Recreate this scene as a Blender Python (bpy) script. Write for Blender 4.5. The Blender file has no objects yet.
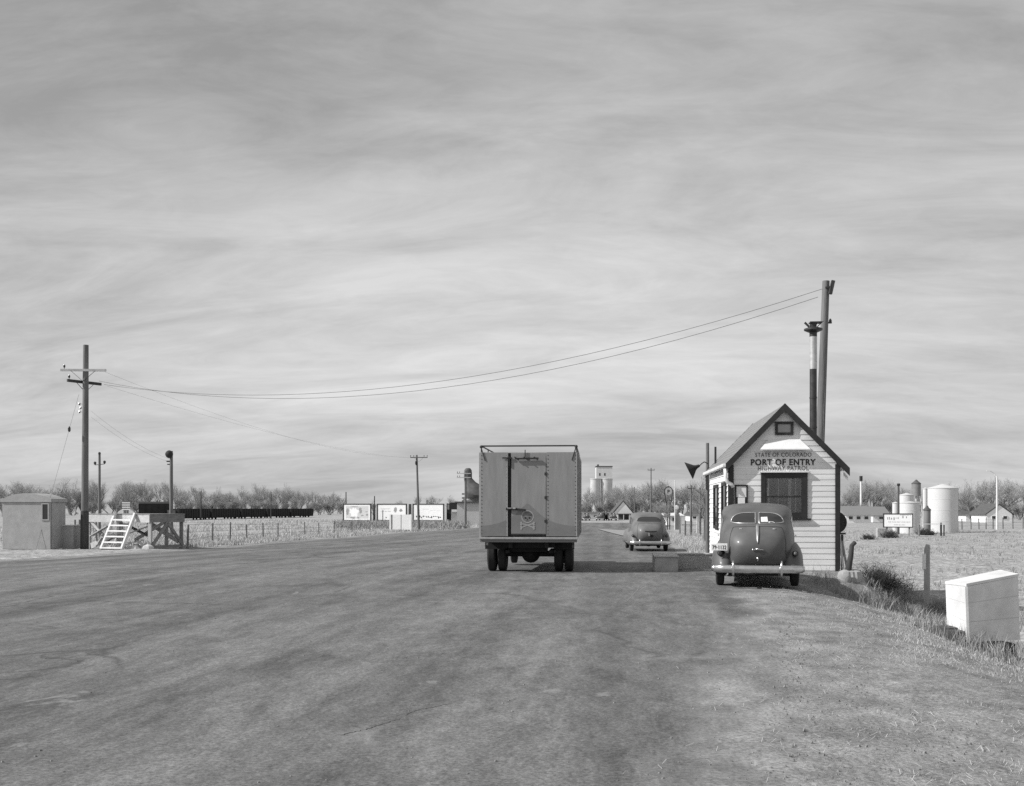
import bpy, math, random
from mathutils import Vector, Matrix, noise as mnoise

# ---------------------------------------------------------------- camera, sky, sun, exposure
scene = bpy.context.scene
COL = scene.collection
YAW = math.radians(5.87)          # the camera looks a little left of the road's direction (+Y)
CAM_H, FOC, HORIZ, CX = 1.55, 1050.0, 507.0, 512.0
CA, SA = math.cos(YAW), math.sin(YAW)

cam_data = bpy.data.cameras.new("camera")
cam = bpy.data.objects.new("camera", cam_data)
COL.objects.link(cam)
cam.location = (0, 0, CAM_H)
cam.rotation_euler = (math.radians(90), 0, YAW)
cam_data.sensor_width = 36.0
cam_data.lens = 36.0 * FOC / 1024.0
cam_data.shift_y = (HORIZ - 393.0) / 1024.0
cam_data.clip_start = 0.1
cam_data.clip_end = 6000
scene.camera = cam

SUN = Vector((-1.0, -0.30, 0.78)).normalized()     # towards the sun
SUN_EL = math.asin(SUN.z)
SUN_AZ = math.atan2(SUN.x, SUN.y)
sun_data = bpy.data.lights.new("sun", 'SUN')
sun_data.energy = 3.1
sun_data.angle = math.radians(0.5)
sun_data.color = (1.0, 0.995, 0.985)
sun = bpy.data.objects.new("sun", sun_data)
COL.objects.link(sun)
sun.rotation_euler = SUN.to_track_quat('Z', 'Y').to_euler()
sun.location = (0, 0, 60)

world = bpy.data.worlds.new("World")
scene.world = world
world.use_nodes = True
nt = world.node_tree
nt.nodes.clear()
def wn(t, **kw):
    n = nt.nodes.new(t)
    for k, v in kw.items(): setattr(n, k, v)
    return n
def wmath(op, a, b=None):
    n = wn('ShaderNodeMath', operation=op)
    for i, v in enumerate((a, b)):
        if v is None: continue
        if isinstance(v, (int, float)): n.inputs[i].default_value = v
        else: nt.links.new(v, n.inputs[i])
    return n.outputs[0]
w_out = wn('ShaderNodeOutputWorld'); w_bg = wn('ShaderNodeBackground')
w_bg.inputs['Strength'].default_value = 0.1
sky = wn('ShaderNodeTexSky', sky_type='NISHITA')
sky.sun_disc = False
sky.sun_elevation = SUN_EL
sky.sun_rotation = SUN_AZ
sky.air_density = 1.0; sky.dust_density = 0.6
bw = wn('ShaderNodeRGBToBW')
nt.links.new(sky.outputs[0], bw.inputs[0])
# thin high cloud: noise on a plane far overhead, stretched into streaks
tc = wn('ShaderNodeTexCoord'); sep = wn('ShaderNodeSeparateXYZ')
nt.links.new(tc.outputs['Generated'], sep.inputs[0])
zz = wmath('ADD', wmath('MAXIMUM', sep.outputs[2], 0.0), 0.22)
px = wmath('DIVIDE', sep.outputs[0], zz); py = wmath('DIVIDE', sep.outputs[1], zz)
comb = wn('ShaderNodeCombineXYZ')
nt.links.new(px, comb.inputs[0]); nt.links.new(py, comb.inputs[1])
def cloud(rot, scl, sc, detail, rough, dist, off):
    m = wn('ShaderNodeMapping')
    m.inputs['Rotation'].default_value = (0, 0, math.radians(rot))
    m.inputs['Scale'].default_value = scl
    m.inputs['Location'].default_value = off
    nt.links.new(comb.outputs[0], m.inputs[0])
    n = wn('ShaderNodeTexNoise')
    n.inputs['Scale'].default_value = sc; n.inputs['Detail'].default_value = detail
    n.inputs['Roughness'].default_value = rough; n.inputs['Distortion'].default_value = dist
    nt.links.new(m.outputs[0], n.inputs['Vector'])
    return n.outputs[0]
c1 = cloud(-10, (0.5, 0.8, 1), 1.0, 4, 0.5, 0.5, (11.898, 27.211, 0))
c2 = cloud(-14, (0.6, 1.5, 1), 2.4, 9, 0.62, 0.8, (18.498, 30.196, 0))
c3 = cloud(6, (1.0, 1.9, 1), 6.5, 9, 0.66, 0.8, (8.3, 2.2, 0))
cs = wmath('ADD', wmath('ADD', wmath('MULTIPLY', c1, 0.53), wmath('MULTIPLY', c2, 0.34)), wmath('MULTIPLY', c3, 0.11))
ramp = wn('ShaderNodeValToRGB')
ramp.color_ramp.elements[0].position = 0.37; ramp.color_ramp.elements[0].color = (0, 0, 0, 1)
ramp.color_ramp.elements[1].position = 0.62; ramp.color_ramp.elements[1].color = (1, 1, 1, 1)
nt.links.new(cs, ramp.inputs[0])
# the veil of cloud: how bright it is, and how much of the clear sky it hides
SKY_GAIN, CLOUD_LO, CLOUD_HI = 1.0, 1.95, 5.1
skyv = wmath('MINIMUM', wmath('MULTIPLY', bw.outputs[0], SKY_GAIN), 4.3)
mixf = wn('ShaderNodeMix', data_type='FLOAT')
nt.links.new(ramp.outputs[0], mixf.inputs['Factor'])
mixf.inputs['A'].default_value = CLOUD_LO; mixf.inputs['B'].default_value = CLOUD_HI
mixs = wn('ShaderNodeMix', data_type='FLOAT')
mixs.inputs['Factor'].default_value = 0.68
nt.links.new(skyv, mixs.inputs['A']); nt.links.new(mixf.outputs[0], mixs.inputs['B'])
nt.links.new(mixs.outputs[0], w_bg.inputs['Color'])
nt.links.new(w_bg.outputs[0], w_out.inputs[0])

vs = scene.view_settings
vs.view_transform = 'Standard'; vs.look = 'None'; vs.gamma = 1.0; vs.use_curve_mapping = False
vs.exposure = 0.66
scene.cycles.max_bounces = 6
scene.cycles.transparent_max_bounces = 12
scene.cycles.use_denoising = False      # the little sampling grain left stands in for the film's
rnd = random.Random(11)

# ---------------------------------------------------------------- materials
def mat(name, val, var=0.12, scale=6.0, rough=0.8, metal=0.0, bump=0.0, bscale=None, stretch=(1, 1, 1), coat=0.0, spec=0.4, detail=5):
    m = bpy.data.materials.new(name); m.use_nodes = True
    t = m.node_tree; b = t.nodes['Principled BSDF']
    tcx = t.nodes.new('ShaderNodeTexCoord'); mp = t.nodes.new('ShaderNodeMapping')
    mp.inputs['Scale'].default_value = stretch
    t.links.new(tcx.outputs['Object'], mp.inputs[0])
    n = t.nodes.new('ShaderNodeTexNoise'); n.inputs['Scale'].default_value = scale
    n.inputs['Detail'].default_value = detail; n.inputs['Roughness'].default_value = 0.6
    t.links.new(mp.outputs[0], n.inputs['Vector'])
    r = t.nodes.new('ShaderNodeValToRGB')
    lo, hi = val * (1 - var), min(val * (1 + var), 0.95)
    r.color_ramp.elements[0].position = 0.3; r.color_ramp.elements[0].color = (lo, lo, lo, 1)
    r.color_ramp.elements[1].position = 0.7; r.color_ramp.elements[1].color = (hi, hi, hi, 1)
    t.links.new(n.outputs[0], r.inputs[0]); t.links.new(r.outputs[0], b.inputs['Base Color'])
    b.inputs['Roughness'].default_value = rough; b.inputs['Metallic'].default_value = metal
    b.inputs['Specular IOR Level'].default_value = spec
    b.inputs['Coat Weight'].default_value = coat; b.inputs['Coat Roughness'].default_value = 0.16
    if bump:
        n2 = t.nodes.new('ShaderNodeTexNoise'); n2.inputs['Scale'].default_value = bscale or scale * 4
        n2.inputs['Detail'].default_value = 6
        t.links.new(mp.outputs[0], n2.inputs['Vector'])
        bp = t.nodes.new('ShaderNodeBump'); bp.inputs['Strength'].default_value = bump; bp.inputs['Distance'].default_value = 0.02
        t.links.new(n2.outputs[0], bp.inputs['Height']); t.links.new(bp.outputs[0], b.inputs['Normal'])
    return m

M = {}
M['white_paint'] = mat('white_paint', 0.79, 0.07, 5, 0.6, bump=0.12, bscale=30)
M['siding'] = mat('clapboard_white_paint', 0.80, 0.11, 1.0, 0.62, bump=0.15, bscale=40, stretch=(0.5, 0.5, 7.3))
M['old_white'] = mat('old_white_paint', 0.66, 0.12, 3, 0.7, bump=0.2, bscale=20)
M['box_white'] = mat('box_white_paint', 0.66, 0.16, 2.2, 0.7, bump=0.25, bscale=14)
M['paper'] = mat('poster_paper', 0.8, 0.04, 4, 0.7)
M['ink_grey'] = mat('grey_ink', 0.28, 0.25, 8, 0.8)
M['ink_pale'] = mat('pale_ink', 0.55, 0.12, 6, 0.8)
M['ink_dark'] = mat('dark_ink', 0.035, 0.3, 20, 0.7)
M['dark_trim'] = mat('dark_trim_paint', 0.028, 0.3, 9, 0.55, bump=0.1, bscale=40)
M['roof_shingle'] = mat('roof_shingle', 0.2, 0.2, 14, 0.9, bump=0.5, bscale=30)
M['far_roof'] = mat('dark_roofing', 0.09, 0.25, 3, 0.9)
M['glass_dark'] = mat('dark_glass', 0.02, 0.2, 3, 0.04, spec=0.8)
M['curtain'] = mat('curtain_cloth', 0.42, 0.25, 12, 0.9)
M['curtain_light'] = mat('light_curtain_cloth', 0.6, 0.2, 12, 0.9)
M['car_dark'] = mat('dark_car_paint', 0.10, 0.2, 3.0, 0.52, coat=0.10, bump=0.01, bscale=8)
M['car_grey'] = mat('grey_car_paint', 0.14, 0.2, 3.0, 0.55, coat=0.08, bump=0.01, bscale=8)
M['chrome'] = mat('chrome_plate', 0.62, 0.10, 10, 0.28, metal=1.0)
M['chrome_dull'] = mat('dull_plated_steel', 0.55, 0.15, 14, 0.42, metal=0.85)
M['rubber'] = mat('tyre_rubber', 0.022, 0.3, 25, 0.85, bump=0.3, bscale=60)
M['under'] = mat('underbody_black', 0.018, 0.3, 12, 0.9)
M['rim'] = mat('wheel_rim_paint', 0.14, 0.2, 12, 0.5)
M['lens'] = mat('tail_lens', 0.12, 0.2, 20, 0.15)
M['seam'] = mat('dark_seam', 0.02, 0.2, 20, 0.8)
M['truck_body'] = mat('truck_body_paint', 0.27, 0.12, 3.5, 0.6, bump=0.12, bscale=9, stretch=(1.6, 1.6, 0.35))
M['truck_dark'] = mat('darker_truck_paint', 0.195, 0.10, 2.2, 0.6, bump=0.12, bscale=9)
M['truck_trim'] = mat('truck_trim_strip', 0.36, 0.2, 8, 0.6)
M['emblem'] = mat('faded_emblem_paint', 0.34, 0.2, 30, 0.7)
M['steel'] = mat('dark_steel', 0.05, 0.3, 10, 0.55, metal=0.3)
M['iron'] = mat('black_iron', 0.025, 0.3, 12, 0.7)
M['pole_wood'] = mat('weathered_pole_wood', 0.155, 0.3, 6, 0.9, bump=0.6, bscale=30, stretch=(1, 1, 0.12))
M['pole_dark'] = mat('creosoted_wood', 0.06, 0.3, 6, 0.9, bump=0.5, bscale=30, stretch=(1, 1, 0.12))
M['wood_grey'] = mat('weathered_and_shaded_timber', 0.24, 0.25, 5, 0.9, bump=0.5, bscale=24, stretch=(0.6, 0.6, 2))  # weathered boards, and the platform faces painted as shaded
M['stake'] = mat('bleached_post', 0.4, 0.25, 5, 0.9, bump=0.5, bscale=24, stretch=(1, 1, .2))
M['wood_pale'] = mat('bleached_and_sunlit_timber', 0.52, 0.15, 5, 0.85, bump=0.3, bscale=24)  # bleached boards, and the platform face painted as sunlit
M['concrete'] = mat('concrete', 0.36, 0.18, 4, 0.9, bump=0.4, bscale=30)
M['concrete_pale'] = mat('pale_concrete', 0.5, 0.12, 0.4, 0.9)
M['tank_white'] = mat('tank_white_paint', 0.60, 0.07, 1.2, 0.5, stretch=(1, 1, 0.3))
M['tank_grey'] = mat('tank_grey_paint', 0.2, 0.15, 1.2, 0.6)
M['cyclone'] = mat('rusty_sheet', 0.085, 0.4, 1.5, 0.8)
M['freight'] = mat('freight_car_paint', 0.022, 0.35, 0.7, 0.85)
M['freight_end'] = mat('weathered_freight_paint', 0.09, 0.3, 1.0, 0.85)
M['bark'] = mat('winter_bark', 0.2, 0.3, 3, 0.95)
M['twig'] = mat('winter_twigs', 0.31, 0.3, 0.8, 0.95)
M['bush'] = mat('dead_bush_twigs', 0.055, 0.4, 3, 0.95)
M['grass'] = mat('dry_grass_blades', 0.46, 0.35, 1.3, 0.9)
M['weed'] = mat('dry_weed_blades', 0.3, 0.4, 1.1, 0.9)
M['pebble'] = mat('pebble_stone', 0.2, 0.5, 9, 0.9)
M['straw'] = mat('bleached_straw', 0.46, 0.2, 9, 0.9)
M['stovepipe'] = mat('stovepipe_sheet', 0.06, 0.3, 8, 0.45, metal=0.4)
M['galvanized'] = mat('galvanized_sheet', 0.5, 0.15, 8, 0.45, metal=0.4)
M['wire'] = mat('line_wire', 0.16, 0.2, 10, 0.6)
M['insulator'] = mat('insulator_glass', 0.05, 0.2, 10, 0.25)
M['booth'] = mat('booth_grey_paint', 0.36, 0.12, 3, 0.7, bump=0.15, bscale=20)

# clear window glass: see-through with a fresnel sheen
mg = bpy.data.materials.new('window_glass'); mg.use_nodes = True
t = mg.node_tree; t.nodes.clear()
o_ = t.nodes.new('ShaderNodeOutputMaterial'); tr = t.nodes.new('ShaderNodeBsdfTransparent'); gl = t.nodes.new('ShaderNodeBsdfGlossy')
fr = t.nodes.new('ShaderNodeFresnel'); mx = t.nodes.new('ShaderNodeMixShader'); nz = t.nodes.new('ShaderNodeTexNoise')
nz.inputs['Scale'].default_value = 1.5; bpn = t.nodes.new('ShaderNodeBump'); bpn.inputs['Strength'].default_value = 0.05
t.links.new(nz.outputs[0], bpn.inputs['Height']); t.links.new(bpn.outputs[0], gl.inputs['Normal'])
tr.inputs[0].default_value = (0.96, 0.96, 0.96, 1); gl.inputs[0].default_value = (0.9, 0.9, 0.9, 1); gl.inputs['Roughness'].default_value = 0.03
fr.inputs['IOR'].default_value = 1.6
t.links.new(fr.outputs[0], mx.inputs[0]); t.links.new(tr.outputs[0], mx.inputs[1]); t.links.new(gl.outputs[0], mx.inputs[2]); t.links.new(mx.outputs[0], o_.inputs[0])
M['glass'] = mg

# ---------------------------------------------------------------- mesh helpers
class MB:
    def __init__(self): self.v = []; self.f = []
    def add(self, vs_, fs_):
        k = len(self.v); self.v += [tuple(p) for p in vs_]; self.f += [tuple(i + k for i in f) for f in fs_]; return self
    def box(self, c, s, rz=0.0):
        x, y, z = s[0] / 2, s[1] / 2, s[2] / 2; ca, sa = math.cos(rz), math.sin(rz)
        pts = []
        for dz in (-z, z):
            for dx, dy in ((-x, -y), (x, -y), (x, y), (-x, y)):
                pts.append((c[0] + dx * ca - dy * sa, c[1] + dx * sa + dy * ca, c[2] + dz))
        return self.add(pts, [(3, 2, 1, 0), (4, 5, 6, 7), (0, 1, 5, 4), (1, 2, 6, 5), (2, 3, 7, 6), (3, 0, 4, 7)])
    def beam(self, a, b, w, h, up=(0, 0, 1)):
        a, b = Vector(a), Vector(b); d = (b - a).normalized(); u = Vector(up)
        if abs(d.dot(u)) > 0.98: u = Vector((0, 1, 0))
        s = d.cross(u).normalized(); u = s.cross(d).normalized()
        pts = []
        for p in (a, b):
            for i, j in ((-1, -1), (1, -1), (1, 1), (-1, 1)): pts.append(p + s * (i * w / 2) + u * (j * h / 2))
        return self.add(pts, [(3, 2, 1, 0), (4, 5, 6, 7), (0, 1, 5, 4), (1, 2, 6, 5), (2, 3, 7, 6), (3, 0, 4, 7)])
    def tube(self, pts, r, n=6, cap=True):
        pts = [Vector(p) for p in pts]
        rs = r if isinstance(r, (list, tuple)) else [r] * len(pts)
        k0 = len(self.v); ref = None
        for i, p in enumerate(pts):
            d = (pts[min(i + 1, len(pts) - 1)] - pts[max(i - 1, 0)]).normalized()
            if ref is None: ref = Vector((0, 0, 1)) if abs(d.z) < 0.9 else Vector((1, 0, 0))
            s = d.cross(ref)
            if s.length < 1e-4: s = d.cross(Vector((0, 1, 0.3)))
            s.normalize(); u = s.cross(d).normalized(); ref = u
            for j in range(n):
                a = 2 * math.pi * j / n
                self.v.append(tuple(p + (s * math.cos(a) + u * math.sin(a)) * rs[i]))
        for i in range(len(pts) - 1):
            for j in range(n):
                a = k0 + i * n + j; b = k0 + i * n + (j + 1) % n
                self.f.append((a, b, b + n, a + n))
        if cap:
            self.f.append(tuple(k0 + j for j in reversed(range(n))))
            e = k0 + (len(pts) - 1) * n
            self.f.append(tuple(e + j for j in range(n)))
        return self
    def lathe(self, prof, c=(0, 0, 0), axis='z', n=20):      # prof: list of (radius, height along axis)
        k0 = len(self.v)
        for r, h in prof:
            for j in range(n):
                a = 2 * math.pi * j / n; u, w = r * math.cos(a), r * math.sin(a)
                p = {'z': (u, w, h), 'x': (h, u, w), 'y': (w, h, u)}[axis]
                self.v.append((c[0] + p[0], c[1] + p[1], c[2] + p[2]))
        for i in range(len(prof) - 1):
            for j in range(n):
                a = k0 + i * n + j; b = k0 + i * n + (j + 1) % n
                self.f.append((a, b, b + n, a + n))
        self.f.append(tuple(k0 + j for j in reversed(range(n))))
        e = k0 + (len(prof) - 1) * n
        self.f.append(tuple(e + j for j in range(n)))
        return self
    def prism(self, outline, y0, y1):         # outline of (x, z), pushed along y
        n = len(outline)
        pts = [(x, y0, z) for x, z in outline] + [(x, y1, z) for x, z in outline]
        return self.add(pts, [tuple(range(n)), tuple(range(2 * n - 1, n - 1, -1))] + [(i + n, (i + 1) % n + n, (i + 1) % n, i) for i in range(n)])
    def build(self, name, material, parent=None, smooth=False, origin=None, bevel=0.0):
        me = bpy.data.meshes.new(name)
        o = Vector(origin) if origin is not None else Vector((0, 0, 0))
        me.from_pydata([tuple(Vector(p) - o) for p in self.v] if origin is not None else self.v, [], self.f)
        me.update()
        me.materials.append(material)
        if smooth is True: me.polygons.foreach_set('use_smooth', [True] * len(me.polygons))
        ob = bpy.data.objects.new(name, me); COL.objects.link(ob)
        if origin is not None: ob.location = o
        if parent is not None: ob.parent = parent
        if smooth == 'auto':
            me.polygons.foreach_set('use_smooth', [True] * len(me.polygons)); me.set_sharp_from_angle(angle=math.radians(38))
        if bevel:
            md = ob.modifiers.new('bevel', 'BEVEL'); md.width = bevel; md.segments = 2; md.limit_method = 'ANGLE'
        return ob

def thing(name, label, cat, loc=(0, 0, 0), rz=0.0, group=None):
    o = bpy.data.objects.new(name, None); COL.objects.link(o); o.empty_display_size = 0.2
    o.location = loc; o.rotation_euler = (0, 0, rz); o['label'] = label; o['category'] = cat
    if group: o['group'] = group
    return o
def tag(o, label, cat, group=None):
    o['label'] = label; o['category'] = cat
    if group: o['group'] = group
    return o
def setting(o, kind='structure', label=None):
    o['kind'] = kind
    return o
def dup(root, loc, rz, label=None, group=None):
    r = root.copy(); COL.objects.link(r); r.location = loc; r.rotation_euler = (0, 0, rz)
    if label: r['label'] = label
    if group: r['group'] = group
    for ch in list(root.children):
        c = ch.copy(); COL.objects.link(c); c.parent = r
        for g in list(ch.children):
            d = g.copy(); COL.objects.link(d); d.parent = c
    return r
def text_mesh(s, w, h, bold=0.0, depth=0.004):
    cu = bpy.data.curves.new('text', 'FONT'); cu.body = s; cu.extrude = 0.01; cu.offset = bold; cu.space_character = 1.12
    o = bpy.data.objects.new('text', cu); COL.objects.link(o)
    bpy.context.view_layer.update()
    me = bpy.data.meshes.new_from_object(o.evaluated_get(bpy.context.evaluated_depsgraph_get()))
    vs_ = [v.co.copy() for v in me.vertices]; fs_ = [tuple(p.vertices) for p in me.polygons]
    bpy.data.objects.remove(o); bpy.data.curves.remove(cu); bpy.data.meshes.remove(me)
    x0 = min(v.x for v in vs_); x1 = max(v.x for v in vs_); y0 = min(v.y for v in vs_); y1 = max(v.y for v in vs_)
    out = [((v.x - (x0 + x1) / 2) / (x1 - x0) * w, (-depth if v.z > 0 else 0.0), (v.y - (y0 + y1) / 2) / (y1 - y0) * h) for v in vs_]
    return out, fs_
def add_text(mb, s, c, w, h, bold=0.0):
    vs_, fs_ = text_mesh(s, w, h, bold)
    mb.add([(x + c[0], y + c[1], z + c[2]) for x, y, z in vs_], fs_)

# ---------------------------------------------------------------- ground form
def sstep(a, b, x):
    t_ = min(max((x - a) / (b - a), 0.0), 1.0); return t_ * t_ * (3 - 2 * t_)
HX, HY, HW, HL = 3.95, 25.94, 2.58, 5.7       # the booth: centre of its front wall, width, length
def H(x, y):
    a = (y - 24.0) / 71.0
    a = a if a < 0 else a
    a = max(a, 0.0)
    a = a if a < 0.8 else 0.8 + 0.2 * (1 - math.exp(-(a - 0.8) / 0.2))
    b = sstep(2.75, 8.0, x)
    # level pad under the booth
    dx = max(HX - HW / 2 - 0.3 - x, x - (HX + HW / 2 + 0.15), 0.0); dy = max(HY - 0.35 - y, y - (HY + HL + 1), 0.0)
    d = math.hypot(dx, dy); pad = 1 - sstep(0.0, 1.15, d)
    b *= (1 - pad)
    a2 = a * (1 - pad)
    z = -1.05 * (1 - (1 - a2) * (1 - b))
    if x > 5.2: # shallow ditch at the bank's foot
        z -= 0.16 * math.exp(-((x - 7.6) / 0.9) ** 2) * (1 - sstep(40, 60, y)) * sstep(8, 14, y)
    return z
def P(pxx, pyy, d):                            # a pixel at a given distance, as a point of the place
    u = (pxx - CX) / FOC * d; z = CAM_H - (pyy - HORIZ) / FOC * d
    return Vector((u * CA - d * SA, u * SA + d * CA, z))
def hit(pxx, pyy):                             # where that pixel meets the ground
    d = 3.0
    while d < 900:
        p = P(pxx, pyy, d)
        if p.z <= H(p.x, p.y): break
        d *= 1.004
    lo, hi = d / 1.004, d
    for _ in range(20):
        m_ = (lo + hi) / 2; p = P(pxx, pyy, m_)
        if p.z <= H(p.x, p.y): hi = m_
        else: lo = m_
    p = P(pxx, pyy, hi); p.z = H(p.x, p.y); return p
def dist(p): return -p.x * SA + p.y * CA
def on(pxx, d):                                # ground point at that column and distance
    p = P(pxx, 507, d); p.z = H(p.x, p.y); return p
def zat(pyy, d): return CAM_H - (pyy - HORIZ) / FOC * d

L_EDGE = [(-60, -32), (10, -30), (24, -21), (31.3, -18.6), (48.3, -18.9), (68, -20.9), (97, -22.0), (114, -19.8), (151, -14.6), (166, -11.8), (260, -2)]
R_EDGE = [(-60, 1.0), (4, 1.1), (7, 1.5), (12, 2.25), (16, 2.9), (20, 3.25), (23.5, 3.1), (24.6, 2.6), (34, 2.55), (45, 2.8), (70, 3.4), (120, 5), (166, 9), (260, 16)]
def lerp_tab(tab, y):
    if y <= tab[0][0]: return tab[0][1]
    for (a, va), (b, vb) in zip(tab, tab[1:]):
        if y <= b: return va + (vb - va) * (y - a) / (b - a)
    return tab[-1][1]
ROAD_END = 175.0

# ---------------------------------------------------------------- ground, road
def ground_material():
    m = bpy.data.materials.new('ground_dry_field'); m.use_nodes = True; t = m.node_tree; b = t.nodes['Principled BSDF']
    tcx = t.nodes.new('ShaderNodeTexCoord')
    def nz(scale, detail, stretch=(1, 1, 1), rough=0.6):
        mp = t.nodes.new('ShaderNodeMapping'); mp.inputs['Scale'].default_value = stretch
        t.links.new(tcx.outputs['Object'], mp.inputs[0])
        n = t.nodes.new('ShaderNodeTexNoise'); n.inputs['Scale'].default_value = scale; n.inputs['Detail'].default_value = detail; n.inputs['Roughness'].default_value = rough
        t.links.new(mp.outputs[0], n.inputs['Vector']); return n.outputs[0]
    def ramp(inp, p0, c0, p1, c1):
        r = t.nodes.new('ShaderNodeValToRGB'); r.color_ramp.elements[0].position = p0; r.color_ramp.elements[1].position = p1
        r.color_ramp.elements[0].color = (c0, c0, c0, 1); r.color_ramp.elements[1].color = (c1, c1, c1, 1)
        t.links.new(inp, r.inputs[0]); return r.outputs[0]
    def mixc(f, a, b_, mode='MIX'):
        x = t.nodes.new('ShaderNodeMix'); x.data_type = 'RGBA'; x.blend_type = mode
        for s, v in (('Factor', f), ('A', a), ('B', b_)):
            idx = {'Factor': 0, 'A': 6, 'B': 7}[s]
            if isinstance(v, float): x.inputs[idx].default_value = v
            else: t.links.new(v, x.inputs[idx])
        return x.outputs[2]
    field = ramp(nz(0.35, 8, (1, 0.6, 1), 0.7), 0.3, 0.29, 0.7, 0.42)
    speck = ramp(nz(6.0, 6, (1, 0.5, 1), 0.75), 0.36, 0.34, 0.62, 1.42)
    field = mixc(0.8, field, speck, 'MULTIPLY')
    field = mixc(0.8, field, ramp(nz(1.7, 7, (1, 0.7, 1), 0.7), 0.36, 0.72, 0.62, 1.2), 'MULTIPLY')
    dirt = ramp(nz(1.1, 8, (1, 0.6, 1), 0.7), 0.3, 0.19, 0.72, 0.325)
    sp2 = ramp(nz(30, 4, (1, 1, 1), 0.7), 0.32, 0.5, 0.68, 1.42)
    dirt = mixc(0.9, dirt, sp2, 'MULTIPLY')
    dirt = mixc(1.0, dirt, ramp(nz(2.6, 7, (1, 0.6, 1), 0.72), 0.33, 0.6, 0.66, 1.3), 'MULTIPLY')
    at = t.nodes.new('ShaderNodeAttribute'); at.attribute_name = 'dirt'
    ad = t.nodes.new('ShaderNodeMath'); ad.operation = 'ADD'
    nn = nz(1.6, 6); sc = t.nodes.new('ShaderNodeMath'); sc.operation = 'MULTIPLY_ADD'; sc.inputs[1].default_value = 1.4; sc.inputs[2].default_value = -0.7
    t.links.new(nn, sc.inputs[0]); t.links.new(at.outputs['Fac'], ad.inputs[0]); t.links.new(sc.outputs[0], ad.inputs[1])
    f = ramp(ad.outputs[0], 0.3, 0.0, 0.7, 1.0)
    c = mixc(f, field, dirt)
    t.links.new(c, b.inputs['Base Color']); b.inputs['Roughness'].default_value = 0.95; b.inputs['Specular IOR Level'].default_value = 0.15
    bp = t.nodes.new('ShaderNodeBump'); bp.inputs['Strength'].default_value = 0.7; bp.inputs['Distance'].default_value = 0.05
    t.links.new(nz(9, 8, (1, 1, 1), 0.7), bp.inputs['Height']); t.links.new(bp.outputs[0], b.inputs['Normal'])
    return m
def axis(lo, f0, f1, hi, step, grow):
    xs = []; x = f0
    while x <= f1: xs.append(x); x += step
    s = step; x = f1
    while x < hi: s *= grow; x += s; xs.append(min(x, hi))
    s = step; x = f0
    while x > lo: s *= grow; x -= s; xs.insert(0, max(x, lo))
    return xs
def wob(y, s): return 0.22 * mnoise.noise((y * 0.35, s, 0)) + 0.10 * mnoise.noise((y * 1.4, s + 5, 0))
def in_road(x, y):
    if y > ROAD_END: return -5.0
    l, r = lerp_tab(L_EDGE, y) + wob(y, 1), lerp_tab(R_EDGE, y) + wob(y, 9)
    return min(x - l, r - x, (ROAD_END - y))
XS = axis(-1800, -26, 14, 1800, 0.28, 1.12); YS = axis(-40, 3, 60, 3200, 0.28, 1.06)
gv = []; gd = []
for y in YS:
    for x in XS:
        z = H(x, y); r_ = in_road(x, y)
        n_ = mnoise.noise((x * 0.9, y * 0.9, 0.3)); n2 = mnoise.noise((x * 0.25, y * 0.25, 4.3)); n3 = mnoise.noise((x * 2.6, y * 2.6, 9.0))
        k = 1 - sstep(-1.2, 0.1, r_)
        near_h = 1 - sstep(0.2, 0.9, math.hypot(max(abs(x - HX) - HW / 2, 0), max(HY - y, y - HY - HL, 0)))
        bumpy = (0.035 * n_ + 0.05 * n2 + 0.022 * n3) * k * (1 - near_h)
        if r_ > 0: z -= 0.03 * sstep(0.15, 0.8, r_)
        else: z += bumpy * sstep(0.0, 0.9, -r_)
        gv.append((x, y, z))
        dd = 1 - sstep(0.2, 2.0, -r_) if x > 0 else 1 - sstep(0.1, 1.1, -r_)
        if x > 0 and y < 26: dd = max(dd, 0.95 * (1 - sstep(4.2, 6.6, x + 0.06 * (20 - y))))
        dd = max(dd, near_h)
        if y > 26 and x > 0: dd *= 0.6
        gd.append(dd)
nx = len(XS)
gf = [(j * nx + i, j * nx + i + 1, (j + 1) * nx + i + 1, (j + 1) * nx + i) for j in range(len(YS) - 1) for i in range(nx - 1)]
g = MB(); g.v = gv; g.f = gf
ground = setting(g.build('ground', ground_material(), smooth=True))
at_ = ground.data.attributes.new('dirt', 'FLOAT', 'POINT'); at_.data.foreach_set('value', gd)

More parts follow.
